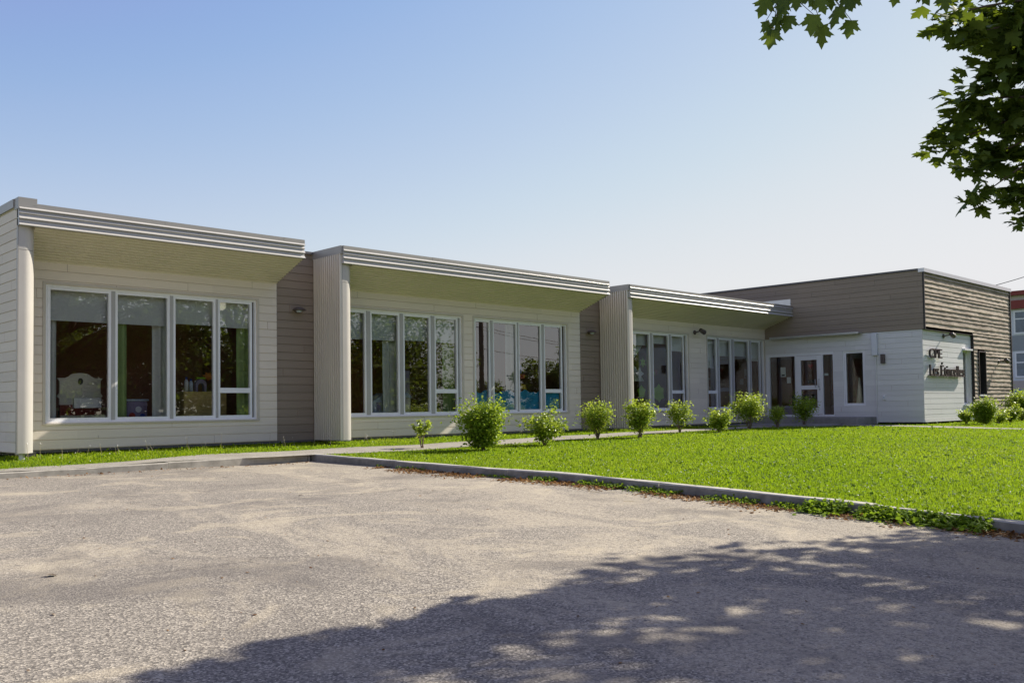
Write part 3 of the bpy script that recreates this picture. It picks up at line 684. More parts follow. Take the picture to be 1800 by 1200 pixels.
hm.tube([(XR + 0.0, y, 2.06), (XR - 0.07, y, 2.06), (XR - 0.085, y, 2.03), (XR - 0.085, y, 1.83), (XR - 0.07, y, 1.80), (XR, y, 1.80)], 0.014, 8); hm.tube([(XR - 0.0, y + 0.13, 2.06), (XR - 0.05, y + 0.13, 2.06), (XR - 0.055, y + 0.13, 1.82), (XR, y + 0.13, 1.80)], 0.012, 8)
hm.tube([(XR + 0.01, y, 1.72), (XR - 0.012, y, 1.72)], 0.028, 12)
hm.build("handle", M['silver'], dr, smooth=True)
window(entry, 13.44, 14.20, 1.14, 2.985, [(13.53, 14.11)], -1, B, glass='glass_door', trim=False)
# slit windows on the sign face, set deep with a projecting sill and head
def slit(u0, u1, z0, z1, dark):
    mb = MB(); t = 0.05; dp = -0.20
    fbox(mb, signf, u0, u0 + t, dp, dp + 0.06, z0, z1); fbox(mb, signf, u1 - t, u1, dp, dp + 0.06, z0, z1); fbox(mb, signf, u0 + t, u1 - t, dp, dp + 0.06, z1 - t, z1); fbox(mb, signf, u0 + t, u1 - t, dp, dp + 0.06, z0, z0 + t)
    fbox(mb, signf, u0 - 0.03, u1 + 0.03, dp + .06, 0.10, z0 - 0.055, z0 - 0.002)
    if not dark: fbox(mb, signf, u0 - 0.03, u1 + 0.03, -0.1, 0.085, z1 + 0.003, z1 + 0.06)
    if dark:
        for a, b in ((u0 - 0.045, u0), (u1, u1 + 0.045)): fbox(mb, signf, a, b, dp, wb + 0.05, z0 - 0.002, z1 + 0.045, 1)
        fbox(mb, signf, u0, u1, dp, wb + 0.05, z1 + 0.003, z1 + 0.045, 1)
    o = mb.build("window", [M['white'], M['dark']], B)
    MB().poly([signf(u0 + t, dp + 0.03, z0 + t), signf(u1 - t, dp + 0.03, z0 + t), signf(u1 - t, dp + 0.03, z1 - t), signf(u0 + t, dp + 0.03, z1 - t)]).build("pane", M['glass'], o)
    for uu in (u1,):
        MB().poly([signf(uu - 0.001, -0.01, z0), signf(uu - 0.001, dp + 0.06, z0), signf(uu - 0.001, dp + 0.06, z1), signf(uu - 0.001, -0.01, z1)]).build("reveal", M['white'] if not dark else M['dark'], o)
slit(*pw, False); slit(*ww, True)
# thin drip canopy over the door
mb = MB(); mb.box((XR - 0.30, 13.5, 3.535), (XR - 0.012, 16.76, 3.565)); mb.box((XR - 0.305, 13.5, 3.52), (XR - 0.30, 16.76, 3.585)); mb.build("door_canopy", M['silver'], B)
# wing interior
mb = MB(); mb.poly([(XR + .15, 11.9, 0.80), (34, 11.9, 0.80), (34, 19, 0.80), (XR + .15, 19, 0.80)], 1)
mb.poly([(32.5, 11.9, .8), (32.5, 19, .8), (32.5, 19, 3.5), (32.5, 11.9, 3.5)]); mb.poly([(XR + .15, 19, .8), (34, 19, .8), (34, 19, 3.5), (XR + .15, 19, 3.5)]); mb.poly([(XR + .15, 11.9, 3.4), (34, 11.9, 3.4), (34, 19, 3.4), (XR + .15, 19, 3.4)])
mb.poly([(XR + .15, 11.9, .8), (32.4, 11.9, .8), (32.4, 11.9, 3.4), (XR + .15, 11.9, 3.4)])
mb.poly([(XR + .15, 14.35, .8), (32.4, 14.35, .8), (32.4, 14.35, 3.4), (XR + .15, 14.35, 3.4)])
mb.build("room_wall", [M['room'], M['room_floor']], B)
st = MB(); st.box((XR - 1.45, 13.08, 0.2), (XR - 0.02, 17.0, 0.772)); st.box((XR - 3.3, 13.6, 0.2), (XR - 1.45, 16.6, 0.575))
tag(st.build("concrete_step", M['concrete_dark'], bevel=0.012), "low grey concrete step in front of the glass entrance door", "step")

# ------------------------------------------------------------------ things fixed to the building
def wall_lamp(x, y, z, out, kind, label):
    r = empty("wall_lamp", (x, y, z), label, "wall lamp", "lamps on the outside walls")
    a = MB(); ox, oy = out
    if kind == 'dome':      # small hooded flood lamp
        pl = MB(); pl.tube([(x, y, z), (x + ox * 0.03, y + oy * 0.03, z)], 0.055, 14); pl.build("mount", M['lamp'], r, smooth=True)
        a.tube([(x + ox * 0.02, y + oy * 0.02, z), (x + ox * 0.10, y + oy * 0.10, z + 0.03)], 0.02, 8)
        c = Vector((x + ox * 0.13, y + oy * 0.13, z)); n = 14; rings = []
        for zz, rr in ((0.045, 0.03), (0.036, 0.08), (0.015, 0.125), (-0.01, 0.145), (-0.02, 0.14)): rings.append((zz, rr))
        a.tube([c + Vector((0, 0, q[0])) for q in rings], [q[1] for q in rings], n); a.build("hood", M['lamp'], r, smooth=True)
        MB().tube([c + Vector((0, 0, -0.018)), c + Vector((0, 0, -0.06))], [0.065, 0.045], 12).build("lens", M['bluewhite'], r, smooth=True)
    else:                   # cylindrical spot on an arm
        MB().tube([(x, y, z), (x + ox * 0.03, y + oy * 0.03, z)], 0.07, 14).build("mount", M['lamp'], r, smooth=True)
        a.tube([(x + ox * 0.02, y + oy * 0.02, z), (x + ox * 0.24, y + oy * 0.24, z + 0.03)], 0.022, 8); a.build("arm", M['lamp'], r)
        c = Vector((x + ox * 0.27, y + oy * 0.27, z + 0.02)); MB().tube([c + Vector((-0.06, 0, 0.04)), c + Vector((0.16, 0, -0.03))], [0.06, 0.085], 12).build("hood", M['lamp'], r, smooth=True)
    return r
wall_lamp(10.33, YW + 0.03, 3.38, (0, -1), 'dome', "dark hooded lamp on the brown wall between the first and second window bays")
wall_lamp(19.87, YW + 0.03, 3.36, (0, -1), 'dome', "small dark lamp on the brown wall behind the middle bay's right end")
wall_lamp(25.10, YW, 3.60, (0, -1), 'spot', "dark spot lamp on the pale wall between the two windows nearest the entrance")
wall_lamp(31.25, YR, 3.40, (0, -1), 'spot', "lamp on a short arm above the sign letters")
wall_lamp(36.31, YR - wb, 2.68, (0, -1), 'spot', "dark lamp on the weathered wood wall near its far corner")
r = empty("wall_lamp", (XR, 12.81, 2.66), "dark up-and-down box lamp on the grey wall right of the conduit", "wall lamp", "lamps on the outside walls")
MB().box((XR - 0.11, 12.745, 2.51), (XR - 0.02, 12.875, 2.81)).build("body", M['lamp'], r, bevel=0.01); MB().box((XR - 0.02, 12.77, 2.58), (XR, 12.85, 2.74)).build("mount", M['lamp'], r)
r = empty("utility_box", (XR, 13.06, 0.7), "tall narrow grey metal box and thin conduit on the entrance wall", "utility box")
MB().box((XR - 0.13, 12.975, 2.78), (XR, 13.15, 3.49)).build("casing", M['nb_white'], r, bevel=0.012)
MB().tube([(XR - 0.03, 13.06, 0.55), (XR - 0.03, 13.06, 2.78)], 0.022, 8).build("conduit", M['grey_board'], r)
r = empty("outlet_box", (XR, 12.81, 1.40), "small white outdoor socket box low on the grey entrance wall", "socket")
MB().box((XR - 0.05, 12.765, 1.325), (XR, 12.855, 1.475)).build("cover", M['white'], r, bevel=0.008); MB().box((XR - 0.058, 12.79, 1.37), (XR - 0.05, 12.83, 1.43)).build("flap", M['bluewhite'], r)

def letter_mesh(txt, x, z, w, h, parent):
    cu = bpy.data.curves.new("t", 'FONT'); cu.body = txt; cu.size = 1.0; cu.extrude = 0.0; cu.offset = 0.004
    to = bpy.data.objects.new("t", cu); COL.objects.link(to); bpy.context.view_layer.update()
    dg = bpy.context.evaluated_depsgraph_get(); me0 = to.evaluated_get(dg).to_mesh(); co = np.array([v.co[:] for v in me0.vertices]); fs = [tuple(p.vertices) for p in me0.polygons]
    to.to_mesh_clear(); bpy.data.objects.remove(to)
    return co, fs
def sign_word(txt, x0, x1, z0, cap, parent):
    """each letter cut from thick plate, standing off the wall"""
    cu = bpy.data.curves.new("t", 'FONT'); cu.body = txt; cu.size = 1.0
    to = bpy.data.objects.new("t", cu); COL.objects.link(to); bpy.context.view_layer.update()
    widths = []; x = 0.0; items = []
    for ch in txt:
        if ch == ' ': x += 0.28; continue
        co, fs = letter_mesh(ch, 0, 0, 0, 0, None); lo, hi = co[:, 0].min(), co[:, 0].max()
        items.append((co - np.array([lo, 0, 0]), fs, x)); x += (hi - lo) + 0.075
    bpy.data.objects.remove(to)
    total = x - 0.075; ref = [c for c, f, q in items][0][:, 1].max()
    sx = (x1 - x0) / total; sz = cap / ref
    for co, fs, xo in items:
        bm = bmesh.new(); vs_ = [bm.verts.new((x0 + (c[0] + xo) * sx - parent.location.x, 0, z0 + c[1] * sz - parent.location.z)) for c in co]
        for f in fs:
            try: bm.faces.new([vs_[k] for k in f])
            except ValueError: pass
        bmesh.ops.remove_doubles(bm, verts=bm.verts, dist=0.0002)
        ret = bmesh.ops.extrude_face_region(bm, geom=bm.faces[:])
        for g in ret['geom']:
            if isinstance(g, bmesh.types.BMVert): g.co.y -= 0.05
        for v in bm.verts: v.co.y += YR - 0.055 - parent.location.y
        bmesh.ops.recalc_face_normals(bm, faces=bm.faces[:])
        me = bpy.data.meshes.new("letter"); bm.to_mesh(me); bm.free(); me.materials.append(M['bronze'])
        o = bpy.data.objects.new("letter", me); COL.objects.link(o); o.parent = parent
SG = empty("wall_sign", (31.3, YR, 2.08), "dark standing letters reading CPE Les Étincelles on the pale wall panel", "sign")
sign_word("CPE", 29.84, 30.86, 2.645, 0.30, SG); sign_word("Les Étincelles", 29.84, 32.77, 2.085, 0.34, SG)
MB().box(signf(29.84, 0.055, 2.060), signf(32.77, 0.125, 2.082)).build("rail", M['bronze'], SG)
# ------------------------------------------------------------------ behind the glass: blinds, curtains, furniture
def blind(x0, x1, z, label):
    mb = MB(); mb.poly([(x0, YW + 0.22, z), (x1, YW + 0.22, z), (x1, YW + 0.22, 3.52), (x0, YW + 0.22, 3.52)]); mb.box((x0, YW + 0.21, z - 0.025), (x1, YW + 0.232, z))
    o = mb.build("roller_blind", M['blind']); return tag(o, label, "blind", "roller blinds behind the windows")
blind(5.36, 6.52, 2.925, "grey roller blind over the first pane of the leftmost window, above the white toy dresser")
blind(6.54, 7.62, 2.925, "grey roller blind in the leftmost window's second pane, above a green and a white curtain")
blind(7.64, 8.54, 2.985, "grey roller blind in the leftmost window's third pane, above the pine cabinet")
blind(8.57, 9.36, 2.965, "grey roller blind in the leftmost window's last pane, above the small hopper")
blind(10.97, 12.20, 2.865, "grey roller blind in the second window's pane half hidden by the round column")
blind(12.22, 13.15, 2.865, "grey roller blind in the second window's pane with the white curtain and toy house")
blind(13.17, 14.09, 2.895, "grey roller blind in the second window's pane with the small lantern")
blind(14.11, 14.98, 2.88, "grey roller blind in the second window's last pane, above its small hopper")
blind(20.75, 22.82, 3.12, "pale blind in the window right of the third round column, above the tied white curtain")
blind(22.84, 23.79, 3.20, "short pale blind above the green curtain in the window right of the third column")
blind(23.81, 24.70, 3.00, "pale blind in the last pane of the window right of the third column")
blind(25.85, 26.50, 2.50, "long pale blind in the first pane of the window next to the entrance corner")
blind(26.52, 27.40, 2.92, "pale blind in the second pane of the window next to the entrance corner")
blind(27.42, 28.54, 2.94, "pale blind in the third and widest pane of the window next to the entrance corner")
blind(28.56, 29.36, 2.80, "pale blind in the last pane, right in the entrance corner")

def curtain(x0, x1, z0, z1, mat, label, y=YW + 0.34, tie=None):
    n = 28; rows = 10; V = []; F = []
    for j in range(rows + 1):
        t = j / rows; z = z0 + (z1 - z0) * t
        for i in range(n + 1):
            s = i / n; xa, xb = x0, x1
            if tie: # gathered to the left at the tie height
                k = max(0.0, 1 - abs(t - 0.45) / 0.55); xb = x1 - (x1 - x0) * tie * (k ** 1.3)
            x = xa + (xb - xa) * s; V.append((x, y + 0.035 * math.sin(s * (x1 - x0) / 0.11 * 2 * math.pi * 0.55 + 0.4 * math.sin(t * 3)), z))
    for j in range(rows):
        for i in range(n): a = j * (n + 1) + i; F.append((a, a + 1, a + n + 2, a + n + 1))
    me = bpy.data.meshes.new("curtain"); me.from_pydata(V, [], F); me.materials.append(mat); me.polygons.foreach_set("use_smooth", [True] * len(F))
    o = bpy.data.objects.new("curtain", me); COL.objects.link(o); return tag(o, label, "curtain", "curtains behind the windows")
curtain(5.42, 5.62, 1.0, 3.45, M['curtain_w'], "white curtain at the far left edge of the leftmost window")
curtain(6.66, 6.88, 1.0, 3.45, M['curtain_g'], "bright green curtain on the left of the leftmost window's second pane")
curtain(7.36, 7.70, 1.0, 3.45, M['curtain_w'], "white curtain on the right of the leftmost window's second pane")
curtain(9.12, 9.42, 1.0, 3.45, M['curtain_g'], "green curtain at the right end of the leftmost window, beside the hopper")
curtain(12.83, 13.30, 1.0, 3.45, M['curtain_w'], "white curtain behind the toy house in the second window")
curtain(14.66, 15.02, 1.0, 3.45, M['curtain_g'], "green curtain at the right end of the second window")
curtain(16.84, 17.24, 1.0, 3.45, M['curtain_w'], "white curtain in the window with the blue paper waves")
curtain(21.9, 22.85, 2.0, 3.3, M['curtain_w'], "white tied-back curtain in the window right of the third column", tie=0.75)
curtain(23.0, 23.42, 2.2, 3.3, M['curtain_g'], "green curtain tied back in the middle pane of the window right of the third column", tie=0.6)

def slab(mb, pts, y0, y1, mi=0):
    """flat outline in XZ with thickness along Y"""
    n = len(pts); mb.poly([(x, y0, z) for x, z in pts], mi); mb.poly([(x, y1, z) for x, z in pts[::-1]], mi)
    for k in range(n): a, b = pts[k], pts[(k + 1) % n]; mb.poly([(a[0], y0, a[1]), (b[0], y0, b[1]), (b[0], y1, b[1]), (a[0], y1, a[1])], mi)
# cream toy dresser behind the first pane
r = empty("toy_dresser", (6.21, 17.95, 0.8), "cream toy dresser with a scalloped back board behind the first pane", "dresser")
top = [(5.84, 1.40), (5.84, 1.52), (5.80, 1.56), (5.84, 1.62), (5.84, 1.84), (5.80, 1.90), (5.94, 1.90)] + [(6.21 + 0.20 * math.sin(t), 1.92 + 0.075 * math.cos(t)) for t in np.linspace(-1.4, 1.4, 9)] + [(6.48, 1.90), (6.62, 1.90), (6.58, 1.84), (6.58, 1.62), (6.62, 1.56), (6.58, 1.52), (6.58, 1.40)]
b = MB(); slab(b, top, 17.95, 17.99); b.build("back_board", M['cream'], r)
b = MB(); slab(b, [(6.21 + 0.045 * math.sin(t), 1.84 + 0.06 * math.cos(t)) for t in np.linspace(0, 2 * math.pi, 13)[:-1]], 17.935, 17.949); b.build("medallion", M['dark'], r)
b = MB(); b.box((5.80, 17.80, 0.82), (6.62, 18.15, 1.20)); b.build("drawer_case", M['cream'], r)
for x in (5.98, 6.44): MB().box((x - 0.16, 17.786, 1.06), (x + 0.16, 17.80, 1.17)).build("drawer", M['cream'], r); MB().box((x - 0.035, 17.775, 1.11), (x + 0.035, 17.786, 1.13)).build("handle", M['dark'], r)
MB().box((5.84, 17.92, 1.20), (6.58, 17.96, 1.40)).build("lower_panel", M['nb_red'], r)
tag(MB().box((5.93, 17.46, 1.335), (6.42, 17.54, 1.52)).build("storage_box", M['paper'], bevel=0.01), "plain white rectangular box in front of the cream toy dresser", "box")
r = empty("pine_cabinet", (8.7, 18.1, 0.8), "yellowish pine cabinet behind the leftmost window's third pane", "cabinet")
MB().box((8.18, 17.85, 0.80), (9.10, 18.4, 1.62)).build("carcass", M['pine'], r); MB().box((8.16, 17.83, 1.62), (9.12, 18.42, 1.65)).build("cabinet_top", M['pine'], r)
for x, hgt, mt, lab in ((8.30, 0.30, 'paper', "tall white bottle standing on the pine cabinet"), (8.40, 0.26, 'bluewhite', "shorter pale blue bottle beside the white one on the pine cabinet")):
    r = empty("bottle", (x, 18.0, 1.65), lab, "bottle", "bottles on the pine cabinet")
    MB().tube([(x, 18.0, 1.65), (x, 18.0, 1.65 + hgt * 0.7), (x, 18.0, 1.65 + hgt * 0.85)], [0.04, 0.04, 0.018], 12).build("body", M[mt], r, smooth=True); MB().tube([(x, 18.0, 1.65 + hgt * 0.85), (x, 18.0, 1.65 + hgt)], 0.02, 10).build("lid", M['cobalt'], r)
r = empty("play_arch", (8.62, 18.05, 1.65), "dark arched toy tunnel block on the pine cabinet", "toy")
arch = [(8.50, 1.65), (8.50, 1.80)] + [(8.62 + 0.12 * math.cos(t), 1.80 + 0.11 * math.sin(t)) for t in np.linspace(math.pi, 0, 9)] + [(8.74, 1.65), (8.69, 1.65)] + [(8.62 + 0.07 * math.cos(t), 1.76 + 0.07 * math.sin(t)) for t in np.linspace(0, math.pi, 9)] + [(8.55, 1.65)]
b = MB(); slab(b, arch, 18.0, 18.1); b.build("arch", M['lilac'], r); MB().box((8.53, 18.0, 1.915), (8.71, 18.09, 1.95)).build("arch_cap", M['lime'], r)
tag(MB().box((8.86, 17.9, 1.66), (8.98, 18.02, 1.80)).build("toy_box", M['cobalt'], bevel=0.008), "small blue toy box in the leftmost window's last pane", "toy box")
o = MB(); slab(o, [(8.92 + 0.13 * (1 if k % 2 else 0.6) * math.sin(k * math.pi / 7), 1.98 + 0.10 * (1 if k % 2 else 0.6) * math.cos(k * math.pi / 7)) for k in range(14)], 18.3, 18.32); tag(o.build("paper_flower", M['leafpaper']), "orange paper flower above the pine cabinet at the leftmost window's right end", "decoration")
r = empty("toy_bin", (7.2, 17.9, 1.0), "clear blue-lidded toy bin full of colourful toys behind the green curtain", "bin")
MB().box((7.00, 17.75, 1.05), (7.40, 18.1, 1.46)).build("tub", M['lilac'], r, bevel=0.02); MB().box((6.98, 17.73, 1.46), (7.42, 18.12, 1.50)).build("lid", M['bluewhite'], r, bevel=0.01)
for x, z, mt in ((7.10, 1.18, 'red'), (7.22, 1.30, 'paper'), (7.30, 1.16, 'cobalt')): MB().tube([(x, 17.742, z), (x, 17.751, z)], 0.06, 12).build("toy", M[mt], r)
r = empty("play_table", (6.9, 19.5, 0.8), "low dark play table deep in the leftmost room", "table")
MB().box((6.2, 19.2, 1.30), (7.8, 19.9, 1.35)).build("tabletop", M['pine'], r)
for x, y in ((6.25, 19.25), (7.7, 19.25), (6.25, 19.8), (7.7, 19.8)): MB().box((x, y, 0.8), (x + 0.05, y + 0.05, 1.30)).build("leg", M['dark'], r)
# toy house and lantern in the second window
r = empty("toy_house", (12.95, 17.55, 0.95), "white toy house with a pitched roof on the sill of the second window", "toy house")
b = MB(); slab(b, [(12.62, 1.12), (13.30, 1.12), (13.30, 1.44), (12.96, 1.60), (12.62, 1.44)], 17.55, 17.85); b.build("body", M['bluewhite'], r)
b = MB(); b.poly([(12.58, 17.52, 1.42), (12.96, 17.52, 1.62), (12.96, 17.88, 1.62), (12.58, 17.88, 1.42)]); b.poly([(12.96, 17.52, 1.62), (13.34, 17.52, 1.42), (13.34, 17.88, 1.42), (12.96, 17.88, 1.62)]); b.build("roof", M['paper'], r)
for x in (12.72, 13.08): MB().box((x, 17.538, 1.20), (x + 0.11, 17.55, 1.40)).build("window", M['lilac'], r)
r = empty("toy_lantern", (13.62, 17.55, 0.95), "small cream lantern with a domed top in the second window", "lantern")
MB().tube([(13.62, 17.55, 1.10), (13.62, 17.55, 1.50)], [0.085, 0.085], 12).build("body", M['cream'], r, smooth=True); MB().tube([(13.62, 17.55, 1.50), (13.62, 17.55, 1.58), (13.62, 17.55, 1.64)], [0.115, 0.08, 0.02], 12).build("dome", M['bluewhite'], r, smooth=True)
tag(MB().box((13.68, 17.9, 1.55), (13.98, 17.92, 2.18)).build("poster", M['lilac']), "dim lilac poster hanging behind the second window's third pane", "poster")
o = MB(); slab(o, [(13.86, 1.58), (13.94, 1.58), (13.92, 1.35), (13.90, 1.16), (13.87, 1.35)], 17.86, 17.88); tag(o.build("paper_leaf", M['lime']), "long pointed green paper leaf below the lilac poster", "decoration")
tag(MB().box((13.4, 18.6, 2.30), (14.9, 18.9, 2.36)).build("wall_shelf", M['pine']), "pale wooden shelf across the back of the second window", "shelf")
# blue paper waves, boat and bits stuck on the third window
w = [(15.515, 1.17)]; xs = np.linspace(15.515, 18.70, 60)
wave = [(x, 1.66 + 0.035 * math.sin(x * 9.5) + 0.018 * math.sin(x * 21 + 1)) for x in xs]
b = MB()
for (p, q) in zip(wave, wave[1:]): b.poly([(p[0], YW + 0.15, 1.12), (q[0], YW + 0.15, 1.12), (q[0], YW + 0.15, q[1]), (p[0], YW + 0.15, p[1])]); b.poly([(p[0], YW + 0.152, 1.12), (q[0], YW + 0.152, 1.12), (q[0], YW + 0.152, q[1]), (p[0], YW + 0.152, p[1])])
tag(b.build("paper_waves", M['blue']), "wavy-topped blue paper sea across the bottom of the window beside the first dense shrub", "window decoration")
r = empty("paper_boat", (17.28, YW + 0.14, 1.8), "paper sailor with a blue, red and yellow body above the blue waves", "window decoration")
b = MB(); slab(b, [(17.16, 2.14), (17.24, 2.14), (17.24, 2.36), (17.16, 2.36)], YW + .14, YW + .146); b.build("mast", M['cobalt'], r)
b = MB(); slab(b, [(17.16, 2.0), (17.34, 2.0), (17.36, 2.12), (17.16, 2.12)], YW + .136, YW + .142); b.build("cabin", M['red'], r)
b = MB(); slab(b, [(17.18, 1.74), (17.42, 1.70), (17.38, 1.84), (17.20, 1.86)], YW + .138, YW + .144); b.build("hull", M['yellow'], r)
def star(cx, cz, rr, k, inner, y, mat, name, label):
    b = MB(); slab(b, [(cx + rr * (1 if q % 2 == 0 else inner) * math.sin(q * math.pi / k), cz + rr * (1 if q % 2 == 0 else inner) * math.cos(q * math.pi / k)) for q in range(2 * k)], y, y + 0.004)
    return tag(b.build(name, mat), label, "window decoration", "paper shapes stuck on the glass")
star(22.52, 2.56, 0.17, 6, 0.45, YW + .14, M['lime'], "paper_star", "lime green paper star beside the tied white curtain")
star(22.36, 2.22, 0.20, 4, 0.5, YW + .142, M['paper'], "paper_star", "white four-pointed paper star below the lime one")
star(22.42, 1.66, 0.22, 5, 0.7, YW + .14, M['lime'], "paper_bush", "lime paper bush at the bottom of the pane beside the third column")
star(23.30, 1.62, 0.30, 6, 0.75, YW + .14, M['lime'], "paper_bush", "larger lime paper bush at the bottom of the middle pane right of the third column")
tag(MB().box((23.10, YW + .14, 2.2), (23.24, YW + .145, 2.36)).build("paper_square", M['nb_red']), "small dark red paper square in the middle pane right of the third column", "window decoration", "paper shapes stuck on the glass")
# notices on the entrance glass
def notice(y0, y1, z0, z1, label, name="notice", mat='paper'):
    return tag(MB().box((XR + 0.058, y0, z0), (XR + 0.062, y1, z1)).build(name, M[mat]), label, "notice", "papers stuck on the entrance glass")
n1 = notice(16.35, 16.55, 2.19, 2.53, "larger white notice with a black foot on the wide entrance sidelight")
MB().box((XR + 0.054, 16.39, 2.22), (XR + 0.057, 16.51, 2.27)).build("black_mark", M['dark'], n1, local=True)
notice(16.16, 16.31, 1.96, 2.17, "smaller white notice right of and below the larger one on the sidelight")
notice(14.76, 14.90, 2.18, 2.26, "little pale notice on the narrow sidelight right of the door")
b = MB(); yy = 15.40
b.poly([(XR + 0.045, yy + 0.09 * s0, 2.52 + 0.08 * s1) for s0, s1 in ((0, -1), (-1, 0.2), (-0.8, 0.9), (-0.3, 0.9), (0, 0.5), (0.3, 0.9), (0.8, 0.9), (1, 0.2))]); tag(b.build("paper_heart", M['red']), "dark red paper heart on the upper door glass", "window decoration")
tag(MB().box((XR + 0.046, 15.28, 1.93), (XR + 0.05, 15.52, 2.06)).build("paper_strip", M['dark']), "dark paper strip low on the upper door glass", "window decoration")
r = empty("armchair", (30.6, 16.4, 0.8), "dark purple rounded armchair inside the wide entrance sidelight", "armchair")
MB().box((30.3, 16.0, 0.82), (31.0, 16.85, 1.15)).build("seat", M['lilac'], r, bevel=0.05); b = MB(); slab(b, [(30.95 + 0, 0)] * 0 + [(30.3, 1.1)] * 0 + [(30.90, 1.1), (31.05, 1.1), (31.05, 1.55), (30.90, 1.5)], 16.0, 16.85); b.build("backrest", M['dark'], r, bevel=0.04)
b = MB(); b.tube([(30.2, 13.95, 0.85), (30.2, 13.95, 2.1)], [0.16, 0.02], 12); tag(b.build("curtain", M['cream'], smooth=True), "cream curtain gathered to a point inside the narrow window right of the door", "curtain", "curtains behind the windows")

# ------------------------------------------------------------------ vegetation
def limb_pts(p, q, n, wob, rg):
    p, q = Vector(p), Vector(q); out = []
    for k in range(n + 1):
        t = k / n; v = p.lerp(q, t) + Vector((0, 0, 0.25 * math.sin(t * math.pi) * (q - p).length * 0.25))
        if 0 < k < n: v += Vector((rg.uniform(-wob, wob), rg.uniform(-wob, wob), rg.uniform(-wob, wob)))
        out.append(v)
    return out
def leaf_cloud(centres, radii, counts, size, tilt, rng, base=(MAPLE_V, MAPLE_F), flat=0.7):
    P = []; S = []
    for c, r_, n in zip(centres, radii, counts):
        d = rng.normal(size=(n, 3)); d /= np.linalg.norm(d, axis=1, keepdims=True); rad = r_ * rng.uniform(0, 1, (n, 1)) ** 0.45
        P.append(np.asarray(c) + d * rad * np.array([1, 1, flat])); S.append(rng.uniform(0.7, 1.2, n) * size)
    P = np.concatenate(P); S = np.concatenate(S); return scatter(base[0], base[1], P, rand_rot(len(P), tilt, rng), S)

# the big maple to the right of the camera
TB = (11.6, -1.7, 0.05)
T = empty("maple_tree", TB, "large dark green maple whose leafy boughs hang into the top right corner", "tree")
rg = random.Random(3); rng = np.random.default_rng(5)
tr = MB(); tr.tube([(11.6, -1.7, 0.0), (11.58, -1.68, 0.35), (11.55, -1.65, 1.2), (11.5, -1.7, 2.4), (11.55, -1.6, 3.8), (11.5, -1.5, 5.4), (11.4, -1.5, 7.2)], [0.34, 0.27, 0.23, 0.21, 0.17, 0.11, 0.03], 14); tr.build("trunk", M['bark'], T, smooth=True)
cen = np.array([13.05, -1.85, 5.0]); rad = np.array([4.2, 4.4, 2.4]); C = []; Rd = []; K = []
while len(C) < 500:
    d = rng.normal(size=3); d /= np.linalg.norm(d); s = rng.uniform(0.42, 1.0) ** 0.6; p = cen + d * rad * s
    if p[2] < 2.5 or (p[1] > 0 and p[0] / max(p[1], 0.01) < 3.9): continue
    r_ = rng.uniform(0.45, 0.8); t_ = p[2] / SUN.z; shx, shy = p[0] - SUN.x * t_, p[1] - SUN.y * t_
    if shx < 4.4 and shy + 0.75 * r_ > 3.45 + 0.12 * shx: continue      # clumps left out to shape the edge of the crown's cast shadow
    C.append(p); Rd.append(r_); K.append(int(rng.integers(38, 62)))
lb = MB(); roots = [(11.5, -1.7, 2.4), (11.53, -1.63, 3.2), (11.55, -1.6, 3.9), (11.5, -1.5, 5.2)]
for k in range(0, 300, 9):
    rt = min(roots, key=lambda q: abs(q[2] + 0.7 - C[k][2] * 0.85)); L = limb_pts(rt, C[k], 5, 0.12, rg); lb.tube(L, np.linspace(0.075, 0.012, 6), 7)
BOUGH = [(7.98, 2.68, 4.3), (8.59, 2.66, 4.11), (8.44, 2.5, 4.52), (8.37, 2.88, 3.84), (8.76, 2.78, 3.8), (9.06, 2.62, 3.85), (8.38, 3.03, 3.52), (8.8, 2.9, 3.41), (9.1, 2.74, 3.52), (8.71, 2.87, 3.08), (9.16, 2.71, 3.12), (9.33, 2.70, 2.96), (7.66, 2.72, 4.38), (8.76, 2.48, 4.25), (8.75, 2.75, 4.53), (9.3, 2.45, 4.4), (9.4, 2.5, 3.9), (9.5, 2.5, 3.4), (9.6, 2.55, 3.0), (8.8, 2.42, 4.75), (9.0, 2.3, 4.8)]
BR = [0.18, 0.30, 0.34, 0.22, 0.28, 0.3, 0.20, 0.24, 0.30, 0.17, 0.24, 0.15, 0.22, 0.36, 0.32, 0.4, 0.4, 0.4, 0.3, 0.4, 0.45]
BK = [34, 85, 100, 50, 78, 95, 42, 62, 85, 24, 54, 17, 30, 100, 92, 110, 110, 105, 60, 90, 95]
hubs = [(9.9, 1.6, 4.6), (9.9, 1.7, 3.9)]
for h, sel in ((hubs[0], (0, 1, 2, 12, 13, 14, 19)), (hubs[1], (3, 4, 5, 6, 7, 8, 9, 10, 11))):
    lb.tube(limb_pts((11.53, -1.63, 3.4), h, 6, 0.08, rg), np.linspace(0.085, 0.035, 7), 8)
    for k in sel: lb.tube(limb_pts(h, BOUGH[k], 5, 0.04, rg), np.linspace(0.026, 0.004, 6), 6)
